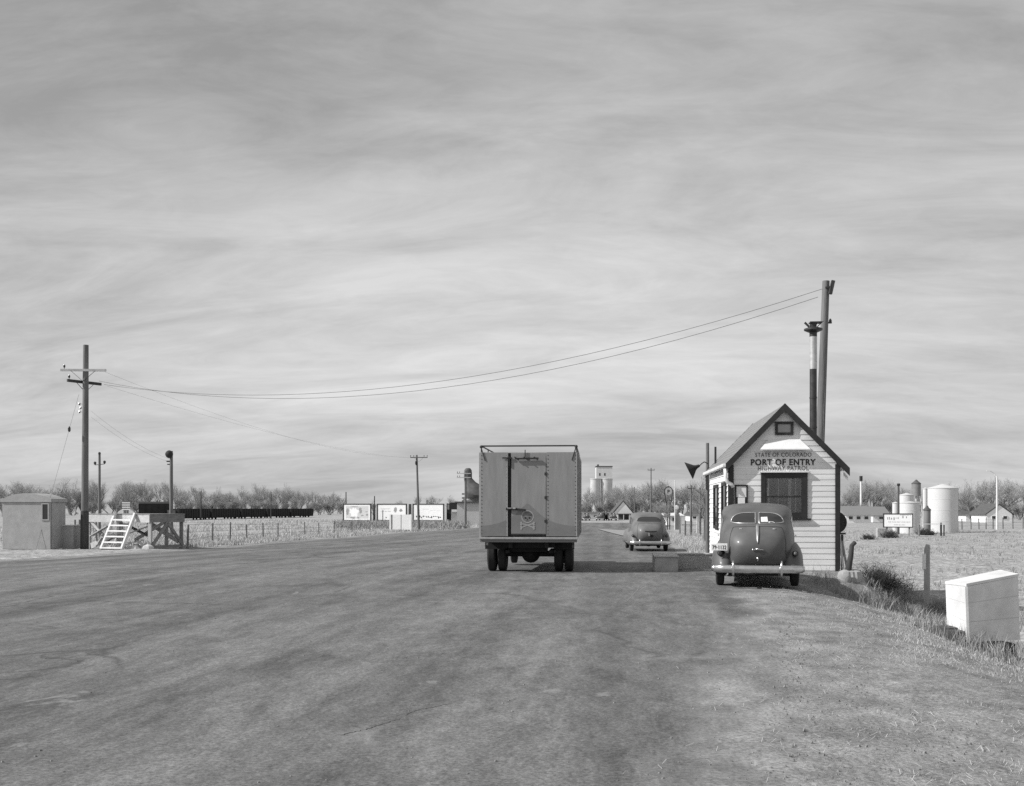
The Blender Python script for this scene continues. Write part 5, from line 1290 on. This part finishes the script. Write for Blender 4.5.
# filling station
fs = house(667, 682, 150, 515.0, 513.0, 'small white filling station building right of the grey sedan', roof='old_white', nwin=1)
b = on(677, 122); gp = thing('gas_pump', 'tall fuel pump with white globe before the filling station', 'fuel pump', tuple(b), YAW); d_ = 122; zz = lambda y_: zat(y_, d_) - b.z
c = MB(); c.box((0, 0, zz(514) / 2), (.55, .5, zz(514))); c.build('cabinet', M['tank_grey'], gp, bevel=.05); c = MB(); c.lathe([(.22, zz(514)), (.25, zz(512)), (.22, zz(510))], (0, 0, 0), 'z', 14); c.build('meter_head', M['tank_grey'], gp)
c = MB(); c.lathe([(.1, -.12), (.24, -.1), (.27, 0), (.24, .1), (.1, .12)], (-.05, 0, zz(507.6)), 'y', 16); c.build('globe', M['paper'], gp, smooth='auto')
b = on(674.8, 118); fp = pole('flag_pole', 'thin white pole beside the round station sign', b, zat(481, 118) - b.z, .07, .04, wood='old_white', cat='pole'); c = MB(); c.lathe([(.03, -.05), (.07, 0), (.03, .07)], (0, 0, zat(481, 118) - b.z), 'z', 8); c.build('finial', M['old_white'], fp)
b = on(668.5, 120); d_ = 120; rs = thing('round_sign', 'round filling station sign hung inside an arched dark frame', 'sign', tuple(b), YAW); zz = lambda y_: zat(y_, d_) - b.z; s2 = d_ / FOC
pts = []
for i in range(25):
    a = -.5 + (math.pi + 1.0) * i / 24; pts.append((4.3 * s2 * math.cos(a), 0, zz(492) + 5.2 * s2 * math.sin(a)))
c = MB(); c.tube([(1.2 * s2, 0, zz(508))] + pts + [(-1.2 * s2, 0, zz(508))], .055, 6); c.tube([(1.2 * s2, 0, 0), (1.2 * s2, 0, zz(508))], .06, 6); c.tube([(-1.2 * s2, 0, 0), (-1.2 * s2, 0, zz(508))], .06, 6); c.lathe([(.12, -.05), (.12, .05)], (0, 0, zz(486.6)), 'z', 8); c.build('arched_frame', M['iron'], rs)
c = MB(); c.lathe([(3.3 * s2, -.05), (3.3 * s2, .05)], (0, 0, zz(491.5)), 'y', 24); dsc = c.build('disc', M['concrete_pale'], rs)
c = MB(); add_text(c, 'P', (0, -.055, zz(491.5)), 2.3 * s2, 3.8 * s2, .03); c.build('lettering', M['ink_dark'], dsc)
# three cars far off beyond the road end
for k, (qx, dd2, rz_, lab) in enumerate(((587, 200, .25, 'leftmost of three tiny dark cars parked before the low white garage'), (599.5, 200, -.15, 'middle of three tiny dark cars parked before the pale shed'), (614, 200, .3, 'rightmost of three tiny dark cars parked before the gabled house porch'))):
    p_ = on(qx, dd2); dup(car1, (p_.x, p_.y, p_.z), rz_, lab, 'parked cars far off')

# ---------------------------------------------------------------- tanks at the right
def tank(x0, x1, ytop, ycone, d, lab, mt='tank_white', base=0.0, name='storage_tank', bands=4):
    b = on((x0 + x1) / 2, d); s2 = d / FOC; r_ = (x1 - x0) / 2 * s2; zt_ = zat(ytop, d) - b.z; t_ = thing(name, lab, 'tank', tuple(b), YAW)
    c = MB(); prof = [(r_, base - (.2 if base == 0 else 0)), (r_, zt_)]; c.lathe(prof, (0, 0, 0), 'z', 40); c.build('shell', M[mt], t_, smooth='auto')
    c = MB(); c.lathe([(r_ + .04, zt_ - .03), (r_ + .04, zt_ + .03), (r_ * .5, zt_ + (zat(ycone, d) - zat(ytop, d)) * .55), (.08, zat(ycone, d) - b.z)], (0, 0, 0), 'z', 40); c.build('roof', M['tank_white' if mt == 'tank_white' else 'far_roof'], t_, smooth='auto')
    c = MB()
    for k in range(1, bands):
        zz_ = base + (zt_ - base) * k / bands; c.lathe([(r_ + .006, zz_ - .02), (r_ + .014, zz_), (r_ + .006, zz_ + .02)], (0, 0, 0), 'z', 40)
    if bands > 1: c.build('seam_band', M[mt], t_, smooth='auto')
    return t_, b, zt_, r_
t_, b, zt_, r_ = tank(928.5, 957, 488.3, 484.0, 108, 'large white cylindrical tank with low cone roof, the biggest in the tank yard')
c = MB(); c.beam((r_ + .06, 0, 0), (r_ + .06, 0, zt_), .05, .3); c.build('ladder', M['tank_grey'], t_)
t_, b, zt_, r_ = tank(899.5, 919.5, 502.8, 501.3, 104, 'squat white tank standing right behind the roadside signboard')
tank(899.5, 913.5, 495.0, 493.0, 116, 'narrow white tank rising behind the squat white one')
tank(892.5, 898.5, 503.0, 501.8, 110, 'small white upright tank at the left of the tank yard', bands=1)
tank(923.5, 930.5, 510.0, 505.5, 100, 'grey cone-topped tank standing in front of the big white tank', mt='tank_grey', bands=2)
tank(923.0, 927.8, 488.6, 487.6, 112, 'slender white tank tucked behind the left of the big tank', bands=3)
# elevated water tank
t_, b, zt_, r_ = tank(911.8, 920.6, 483.6, 479.6, 140, 'dark elevated water tank with cone roof on four legs', mt='tank_grey', base=zat(496, 140) - on(916, 140).z, name='water_tower', bands=3)
zb_ = zat(496, 140) - b.z
for sx2 in (-1, 1):
    for sy2 in (-1, 1): c = MB(); c.beam((sx2 * r_ * .75, sy2 * r_ * .75, zb_), (sx2 * r_ * 1.15, sy2 * r_ * 1.15, -.2), .16, .16); c.build('leg', M['wood_pale'], t_)
c = MB(); c.lathe([(.12, -.2), (.12, zb_)], (0, 0, 0), 'z', 8)
for zz2 in (.35, .7): c.beam((-r_, -r_, zb_ * zz2), (r_, -r_, zb_ * zz2 + .6), .07, .07); c.beam((r_, -r_, zb_ * zz2), (-r_, -r_, zb_ * zz2 + .6), .07, .07)
c.build('riser_pipe', M['wood_pale'], t_)
b = on(898.5, 100); stk = pole('pipe_stand', 'thin dark standpipe at the left of the tank yard', b, zat(484, 100) - b.z, .1, .09, wood='freight_end', cat='pipe'); c = MB(); c.lathe([(.09, 0), (.16, .05), (.14, .25)], (0, 0, zat(484, 100) - b.z - .2), 'z', 10); c.build('cap', M['iron'], stk)
b = on(861, 230); mp_ = pole('smoke_stack', 'tall thin pale smokestack with dark top above the cabins', b, zat(481, 230) - b.z, .28, .2, wood='old_white', cat='smokestack'); c = MB(); c.lathe([(.34, zat(481, 230) - b.z), (.34, zat(476, 230) - b.z)], (0, 0, 0), 'z', 12); c.build('dark_top', M['iron'], mp_)
b = on(1003, 130)
# signboard before the tanks
d_ = 92; b = on(898, d_); s2 = d_ / FOC; sg = thing('roadside_sign', 'white lettered signboard in a black frame before the storage tanks', 'sign', tuple(b), YAW - .4); zz = lambda y_: zat(y_, d_) - b.z
c = MB(); c.box((0, 0, (zz(514) + zz(527)) / 2), (27 * s2, .06, zz(514) - zz(527))); c.build('board', M['paper'], sg)
c = MB(); frame_rect(c, -14.2 * s2, 14.2 * s2, zz(527.6), zz(513.4), .08, -.06, .06); c.build('frame', M['iron'], sg)
c = MB(); scrawl(c, -10.5 * s2, -3.5 * s2, zz(518.5), .26, -.034, 21); c.build('lettering', M['ink_grey'], sg); c = MB(); scrawl(c, -2.5 * s2, 1 * s2, zz(518), .12, -.034, 22); c.build('lettering', M['ink_grey'], sg); c = MB(); scrawl(c, 3.5 * s2, 9.5 * s2, zz(517.2), .2, -.034, 23); c.build('lettering', M['ink_grey'], sg); c = MB(); scrawl(c, 2 * s2, 11.5 * s2, zz(515.2), .07, -.034, 26); c.build('lettering', M['ink_grey'], sg); c = MB(); scrawl(c, -9.5 * s2, 11.5 * s2, zz(522), .10, -.034, 24); c.build('lettering', M['ink_grey'], sg); c = MB(); scrawl(c, -4 * s2, 6 * s2, zz(524.8), .09, -.034, 25); c.build('lettering', M['ink_grey'], sg)
for x_ in (-10.5, 10.5): c = MB(); c.box((x_ * s2, .1, zz(516) / 2 - .1), (.12, .1, zz(516) + .2)); c.build('post', M['wood_grey'], sg)
b = on(881, 90); o = MB(); o.box((0, 0, .35), (.75, .6, .9)); q = o.build('concrete_block', M['concrete'], bevel=.04); q.location = b; tag(q, 'pale concrete block standing left of the roadside signboard', 'block')
# rail barrier by the tanks
b = on(932, 94); d_ = 94; s2 = d_ / FOC; rb = thing('rail_barrier', 'white pipe rail between dark posts in front of the tanks', 'rail', tuple(b), YAW)
for x_ in (919, 941, 944): c = MB(); c.box(((x_ - 932) * s2, 0, .45), (.14 if x_ != 944 else .08, .12, 1.5 if x_ != 944 else 1.1)); c.build('post', M['pole_dark' if x_ != 919 else 'wood_grey'], rb)
c = MB(); c.beam(((919 - 932) * s2, -.08, zat(524, d_) - b.z), ((944 - 932) * s2, -.08, zat(524, d_) - b.z), .05, .06); c.build('rail', M['white_paint'], rb)
for k, (qx, qd, sc) in enumerate(((924, 98, .55), (929, 97, .45), (890, 88, .6), (868, 84, .4))): bush('dry_bush', ('dark scrub bush at the foot of the grey cone-topped tank', 'small dark scrub bush by the white rail', 'dark scrub bush under the roadside signboard', 'low dark scrub bush in the field behind the booth')[k], on(qx, qd), sc * 1.6, sc * 1.4, 160, 60 + k, M['bush'], .015)

# ---------------------------------------------------------------- wire fences
def fence(lab, posts, wires=3, hgt=1.15, thick=.1, pale=()):
    b0_ = posts[0]; t_ = thing('wire_fence', lab, 'fence', tuple(b0_)); tops = []
    r2 = random.Random(len(lab))
    for i, p_ in enumerate(posts):
        h2 = hgt * r2.uniform(.9, 1.12); l = (r2.uniform(-.05, .05), r2.uniform(-.05, .05)); c = MB(); q0 = p_ - b0_
        c.tube([tuple(q0 + Vector((0, 0, -.3))), tuple(q0 + Vector((l[0], l[1], h2)))], [thick * .55, thick * .45], 7); c.build('post', M['wood_pale' if i in pale else 'pole_wood'], t_, smooth='auto')
    for k in range(wires):
        c = MB(); zz2 = hgt * (.35 + .28 * k); c.tube([tuple(p_ - b0_ + Vector((0, 0, zz2 + r2.uniform(-.02, .02)))) for p_ in posts], .008, 4); c.build('strand', M['wire'], t_)
    return t_
fence('wire fence on round posts along the left field edge beside the road', [hit(193, 549.5) + Vector((-.6, .8, 0))] + [on(x, d) for x, d in ((212, 58), (230, 62), (247, 67), (263.5, 72), (278, 76), (291, 80), (305, 85), (319, 90), (334, 95), (352, 101), (370, 107))], pale=(6,))
fence('low wire fence with short posts left of the inspection platform', [on(x, d) for x, d in ((75, 54), (80, 54), (97, 55))], hgt=1.3)
fence('wire fence of mixed posts on the verge beyond the grey sedan', [hit(x, y) for x, y in ((710, 541), (704.5, 543), (697, 534), (691, 537), (685, 538), (680, 535))], hgt=1.5, thick=.14, pale=(2,))
fence('wire fence across the far right field before the gabled house', [on(x, d) for x, d in ((952, 118), (962, 120), (971, 121), (979, 122), (986, 122), (993, 123), (1003, 124), (1013, 125), (1023, 126))], hgt=1.3, thick=.13)

# ---------------------------------------------------------------- bare winter trees
def tree_proto(seed, h, spread, lab, shrubby=False):
    r2 = random.Random(seed); tr_, cr = MB(), MB()
    def strip(a, b, w):
        d = (b - a); s = d.cross(Vector((r2.gauss(0, 1), r2.gauss(0, 1), r2.gauss(0, 1))))
        if s.length < 1e-5: return
        s = s.normalized() * w / 2; cr.add([a - s, a + s, b + s * .4, b - s * .4], [(0, 1, 2, 3)])
    def grow(p, d, L_, r_, lev):
        pts = [p.copy()]; q = p.copy(); nseg = 4 if lev < 2 else 3
        for k in range(nseg):
            d = (d + Vector((r2.gauss(0, .16), r2.gauss(0, .16), r2.gauss(.05, .1)))).normalized(); q = q + d * L_ / nseg; pts.append(q.copy())
        if lev <= 2: tr_.tube(pts, [r_ * (1 - .6 * i / nseg) for i in range(nseg + 1)], 6 if lev == 0 else 4, cap=False)
        else:
            for a, b in zip(pts, pts[1:]): strip(a, b, r_ * 1.7)
        if lev >= 5: return
        nb = (6, 5, 5, 4, 3)[lev] if not shrubby else (7, 5, 4, 4, 3)[lev]
        for k in range(nb):
            f = .35 + .65 * (k + r2.random()) / nb; f = min(f, .999); i = int(f * nseg); o = pts[i].lerp(pts[i + 1], f * nseg - i)
            a = r2.uniform(0, 6.283); out = Vector((math.cos(a), math.sin(a), 0)); e = (d * r2.uniform(.5, 1.0) + out * spread * r2.uniform(.5, 1.1) + Vector((0, 0, .30))).normalized()
            grow(o, e, L_ * r2.uniform(.5, .72), max(r_ * r2.uniform(.42, .6), .011), lev + 1)
    n0 = 4 if shrubby else r2.choice((1, 1, 2))
    for k in range(n0):
        d0 = Vector((r2.gauss(0, .12 if n0 == 1 else .35), r2.gauss(0, .12 if n0 == 1 else .35), 1)).normalized()
        grow(Vector((r2.gauss(0, .2 * (n0 > 1)), r2.gauss(0, .2 * (n0 > 1)), -.4)), d0, h * .52, .02 * h + .03, 0)
    zt_ = max(v[2] for v in tr_.v + cr.v); k = h / zt_
    for mb in (tr_, cr): mb.v = [(x * k, y * k, z * k) for x, y, z in mb.v]
    t_ = thing('bare_tree' if not shrubby else 'bare_shrub', lab, 'tree' if not shrubby else 'shrub')
    tr_.build('trunk', M['bark'], t_); cr.build('crown', M['twig'], t_); return t_
protos = [tree_proto(s, 1.0 * 9, sp, '') for s, sp in ((21, .9), (22, .7), (23, 1.1), (24, .85), (25, .6))]
shrubs = [tree_proto(s, 4.0, 1.0, '', True) for s in (31, 32)]
r8 = random.Random(77); used = {}; planted = []
def plant(qx, d, top, lab, grp, kinds=None, shrub=False):
    p_ = on(qx, d); hgt = max(zat(top, d) - p_.z, 1.5)
    pr = r8.choice(shrubs if shrub else (kinds or protos)); base_h = 4.0 if shrub else 9.0; k = hgt / base_h
    w_ = k * r8.uniform(.8, 1.3)
    if id(pr) not in used:
        used[id(pr)] = 1; t_ = pr; t_['label'] = lab; t_['group'] = grp
    else: t_ = dup(pr, (0, 0, 0), 0, lab, grp)
    planted.append((qx, d, shrub, t_))
    t_.location = p_; t_.rotation_euler = (0, 0, r8.uniform(0, 6.28)); t_.scale = (w_, w_, k); return t_
lean_free = min(protos, key=lambda t_: max(math.hypot(v.co.x, v.co.y) for ch in t_.children if ch.name.startswith('trunk') for v in ch.data.vertices if v.co.z < 3.0))
def row(x0, x1, n, d0, d1, tops, lab, grp, shrub=False, jit=5.0):
    for i in range(n):
        f = (i + r8.uniform(.2, .8)) / n; x = x0 + (x1 - x0) * f; d = r8.uniform(d0, d1)
        j = f * (len(tops) - 1); a = int(min(j, len(tops) - 2)); tp = tops[a] + (tops[a + 1] - tops[a]) * (j - a)
        plant(x, d, tp + r8.uniform(-jit, jit), lab, grp, shrub=shrub)
row(-10, 200, 31, 250, 390, [482, 484, 481, 483, 479, 482, 486], 'bare winter tree in the line above the inspection platform and boxcar', 'trees above the inspection platform')
row(196, 340, 30, 320, 440, [488, 490, 487, 485, 491, 494], 'bare winter tree in the low line above the black gondolas', 'trees above the gondolas')
row(335, 470, 9, 330, 420, [496, 500, 494, 497, 499], 'bare winter tree showing its top over the billboards', 'trees over the billboards')
row(578, 628, 9, 250, 330, [494, 488, 492, 490], 'bare winter tree before and beside the grain elevator', 'trees round the elevator', jit=4)
row(612, 730, 26, 235, 330, [484, 480, 482, 481, 483, 485], 'bare winter tree in the tall mass between grain elevator and booth', 'trees between elevator and booth')
row(835, 905, 14, 235, 300, [486, 483, 481, 484], 'bare winter tree in the mass above the white cabins', 'trees above the cabins')
row(900, 955, 6, 240, 300, [490, 492, 488], 'bare winter tree showing between the storage tanks', 'trees between the tanks')
row(952, 1060, 18, 210, 290, [483, 479, 478, 481], 'bare winter tree in the mass right of the largest tank', 'trees right of the tanks')
GB = 'bare shrubs filling the foot of the tree lines'
row(-20, 345, 34, 300, 420, [499, 498, 499, 501], 'bare low shrub at the foot of the tree line beyond the freight cars', 'shrubs beyond the freight cars', True, 1.5)
row(575, 735, 16, 235, 330, [501, 499, 500, 502], 'bare low shrub at the foot of the trees beyond the road', 'shrubs beyond the road', True, 2)
row(838, 1060, 20, 205, 300, [500, 499, 501, 500], 'bare low shrub at the foot of the trees beyond the tank yard', 'shrubs beyond the tank yard', True, 2)
for qx, d, tp, lab in ((703, 80, 470, 'thin bare tree standing close to the gooseneck lamp post'), (666, 112, 500, 'small dark bare tree under the round station sign')):
    plant(qx, d, tp, lab, 'single trees by the road', kinds=[lean_free])

# say of each tree which one it is: by the landmark it stands behind, then by its place there
MARKS = [(20, 'the left margin'), (57, 'the grey hut'), (84, 'the tall left pole'), (115, 'the timber stair'), (128, 'the slatted sign'), (152, 'the boxcar'), (171, 'the floodlight pole'), (188, 'the leftmost gondola'), (220, 'the second gondola'), (248, 'the middle gondola'), (273, 'the fourth gondola'), (297, 'the rightmost gondola'),
         (325, 'the gap before the billboards'), (357, 'the left billboard'), (392, 'the middle billboard'), (430, 'the right billboard'), (465, 'the mill'), (590, 'the leftmost tiny car'), (602, 'the grain elevator'), (622, 'the porch house'), (648, 'the grey sedan'), (670, 'the round sign'), (690, 'the verge fence'), (708, 'the gooseneck lamp'), (735, 'the booth left wall'),
         (848, 'the oil drum'), (861, 'the tall smokestack'), (881, 'the smaller cabin'), (898, 'the lettered signboard'), (916, 'the water tower'), (942, 'the largest tank'), (965, 'the far right fence'), (980, 'the flat-roofed house'), (998, 'the curved-arm pole'), (1012, 'the far right house'), (1045, 'the white box')]
ORD = ['first', 'second', 'third', 'fourth', 'fifth', 'sixth', 'seventh', 'eighth', 'ninth', 'tenth', 'eleventh', 'twelfth']
sets = {}
for q in planted:
    if q[3].get('group') == 'single trees by the road': continue
    mk = min(MARKS, key=lambda m_: abs(m_[0] - q[0]))[1]; sets.setdefault((mk, q[2]), []).append(q)
for (mk, shrub), qs in sets.items():
    qs.sort(key=lambda q: q[0]); word = 'low bare shrub' if shrub else 'bare tree'
    for i, q in enumerate(qs):
        if len(qs) == 1: q[3]['label'] = '%s far off behind %s, the only one there' % (word, mk)
        else: q[3]['label'] = '%s behind %s, %s from left of %d' % (word, mk, ORD[min(i, 11)], len(qs))

# ---------------------------------------------------------------- dry grass, weeds, gravel
def blades(name, m_, n, place, hmin, hmax, w, seed):
    r2 = random.Random(seed); mb = MB(); vs_, fs_ = [], []
    k = 0; tries = 0
    while k < n and tries < n * 6:
        tries += 1
        q = place(r2)
        if q is None: continue
        x, y, s = q; z = H(x, y) - .02
        for _ in range(3):
            a = r2.uniform(0, 6.283); h_ = r2.uniform(hmin, hmax) * s; ww = w * r2.uniform(.6, 1.3) * (s ** .5); lean = r2.uniform(.1, .9) * h_; b = r2.uniform(0, 6.283)
            bx_, by_ = x + r2.gauss(0, .05), y + r2.gauss(0, .05); i = len(vs_)
            dx, dy = math.cos(a) * ww, math.sin(a) * ww; ex_, ey_ = math.cos(b) * lean, math.sin(b) * lean
            vs_ += [(bx_ - dx, by_ - dy, z), (bx_ + dx, by_ + dy, z), (bx_ + ex_ * .4 + dx * .6, by_ + ey_ * .4 + dy * .6, z + h_ * .6), (bx_ + ex_ * .4 - dx * .6, by_ + ey_ * .4 - dy * .6, z + h_ * .6), (bx_ + ex_, by_ + ey_, z + h_)]
            fs_ += [(i, i + 1, i + 2, i + 3), (i + 3, i + 2, i + 4)]
        k += 1
    mb.v, mb.f = vs_, fs_; return setting(mb.build(name, m_), 'stuff')
def clump(x, y, sc, thr): return mnoise.noise((x * sc, y * sc, 2.2)) > thr
def near_bank(r2):
    y = r2.uniform(5.5, 36); x = r2.uniform(1.8, 15)
    if x < 6.4 and HY - .4 < y < HY + HL + 1 : return None
    lim = 3.3 + (1.2 if y < 20 else 1.0) + .8 * mnoise.noise((y * .5, 1, 1))
    if y < 20: lim -= (20 - y) * .07
    if x < lim: return None if r2.random() < .97 else (x, y, .4)
    f = min((x - lim) / 1.5, 1.0)
    if r2.random() > .25 + .75 * f: return None
    if not clump(x, y, .9, -.25) and r2.random() < .75: return None
    return (x, y, .45 + .55 * f)
blades('dry_grass', M['grass'], 15000, near_bank, .03, .12, .0045, 1)
def matted(r2):
    y = 5.6 + 17 * r2.random() ** 1.2; e = 2.2 + .085 * (y - 5) + .5 * mnoise.noise((y * .45, 7, 1)); x = e + abs(r2.gauss(0, 1.1))
    if x > 6.5 or (x > 2.5 and y > HY - .3): return None
    v = mnoise.noise((x * 1.3, y * .8, 5.5)) + .5 * mnoise.noise((x * 4, y * 3, 1.5))
    return (x, y, .5 + .4 * r2.random()) if v > -.05 else None
blades('matted_grass', M['straw'], 6500, matted, .02, .075, .0032, 21)
def ditch(r2):
    y = r2.uniform(13, 27); x = r2.uniform(4.4, 9.5)
    if x < 6.0 and y > HY - .5: return None
    return (x, y, 1.0) if clump(x, y, .8, .02) else None
blades('dry_weeds', M['weed'], 2600, ditch, .10, .34, .006, 2)
def left_edge(r2):
    y = r2.uniform(46, 125); l = lerp_tab(L_EDGE, y); x = l - .3 - abs(r2.gauss(0, 5.0))
    return (x, y, 1.3) if clump(x, y, .35, -.15) else None
blades('dry_weeds', M['grass'], 9000, left_edge, .07, .27, .014, 3)
def far_left(r2):
    y = r2.uniform(60, 200); x = r2.uniform(-75, -12)
    if in_road(x, y) > -1: return None
    return (x, y, 1.5) if clump(x, y, .12, -.05) else None
blades('field_stubble', M['grass'], 9000, far_left, .1, .32, .02, 4)
def verge(r2):
    y = r2.uniform(29.5, 95); x = lerp_tab(R_EDGE, y) + abs(r2.gauss(.3, 2.2))
    if x < 5.6 and y < HY + HL + .6 and x > HX - HW / 2 - .35: return None
    return (x, y, 1.0) if clump(x, y, .6, -.1) else None
blades('dry_weeds', M['grass'], 6000, verge, .1, .34, .010, 5)
def far_right(r2):
    y = r2.uniform(33, 120); x = r2.uniform(6.5, 60)
    return (x, y, 1.2) if clump(x, y, .2, -.1) else None
blades('field_stubble', M['weed'], 9000, far_right, .05, .2, .014, 6)
def mill_weeds(r2):
    p_ = on(r2.uniform(335, 470), r2.uniform(118, 160)); 
    if in_road(p_.x, p_.y) > -.4: return None
    return (p_.x, p_.y, 2.0)
blades('dry_weeds', M['weed'], 2600, mill_weeds, .15, .45, .03, 7)

def chips(name, m_, n, place, smin, smax, flat, seed):
    r2 = random.Random(seed); vs_, fs_ = [], []; k = 0; tries = 0
    while k < n and tries < n * 8:
        tries += 1
        q = place(r2)
        if q is None: continue
        x, y = q; s = smin + (smax - smin) * r2.random() ** 3; z = H(x, y) + .004; i = len(vs_); a = r2.uniform(0, 6.283)
        for j in range(5):
            b = a + j * 1.2566; rr = s * r2.uniform(.7, 1.2); vs_.append((x + rr * math.cos(b), y + rr * math.sin(b), z - .01))
        for j in range(3):
            b = a + .6 + j * 2.094; rr = s * r2.uniform(.3, .7); vs_.append((x + rr * math.cos(b), y + rr * math.sin(b), z + s * flat * r2.uniform(.6, 1.2)))
        fs_ += [(i, i + 1, i + 5), (i + 1, i + 2, i + 6, i + 5), (i + 2, i + 3, i + 6), (i + 3, i + 4, i + 7, i + 6), (i + 4, i, i + 5, i + 7), (i + 5, i + 6, i + 7)]
        k += 1
    mb = MB(); mb.v, mb.f = vs_, fs_; return setting(mb.build(name, m_), 'stuff')
def shoulder(r2):
    y = 5.5 + 20 * r2.random() ** 1.4; r_ = lerp_tab(R_EDGE, y); x = r_ + r2.gauss(.6, 1.0)
    return (x, y) if x < 5.5 else None
chips('gravel', M['pebble'], 4000, shoulder, .004, .016, .6, 11)
def on_road(r2):
    y = 5.5 + 40 * r2.random() ** 1.5; x = r2.uniform(-14, 2.5); return (x, y)
chips('gravel', M['pebble'], 2200, on_road, .004, .016, .6, 12)
def straw(r2):
    y = 6 + 18 * r2.random() ** 1.3; r_ = lerp_tab(R_EDGE, y); x = r_ + r2.gauss(.9, .9)
    return (x, y) if x < 5.5 and clump(x, y, 1.1, -.1) else None
def straws(n, seed):
    r2 = random.Random(seed); mb = MB(); k = 0
    while k < n:
        q = straw(r2)
        if q is None: continue
        x, y = q; a = r2.uniform(0, 3.14); L_ = r2.uniform(.015, .06); z = H(x, y) + .012
        mb.beam((x - math.cos(a) * L_ / 2, y - math.sin(a) * L_ / 2, z - .01), (x + math.cos(a) * L_ / 2, y + math.sin(a) * L_ / 2, z + .012), .0028, .0025); k += 1
    return setting(mb.build('straw_litter', M['straw']), 'stuff')
straws(800, 13)
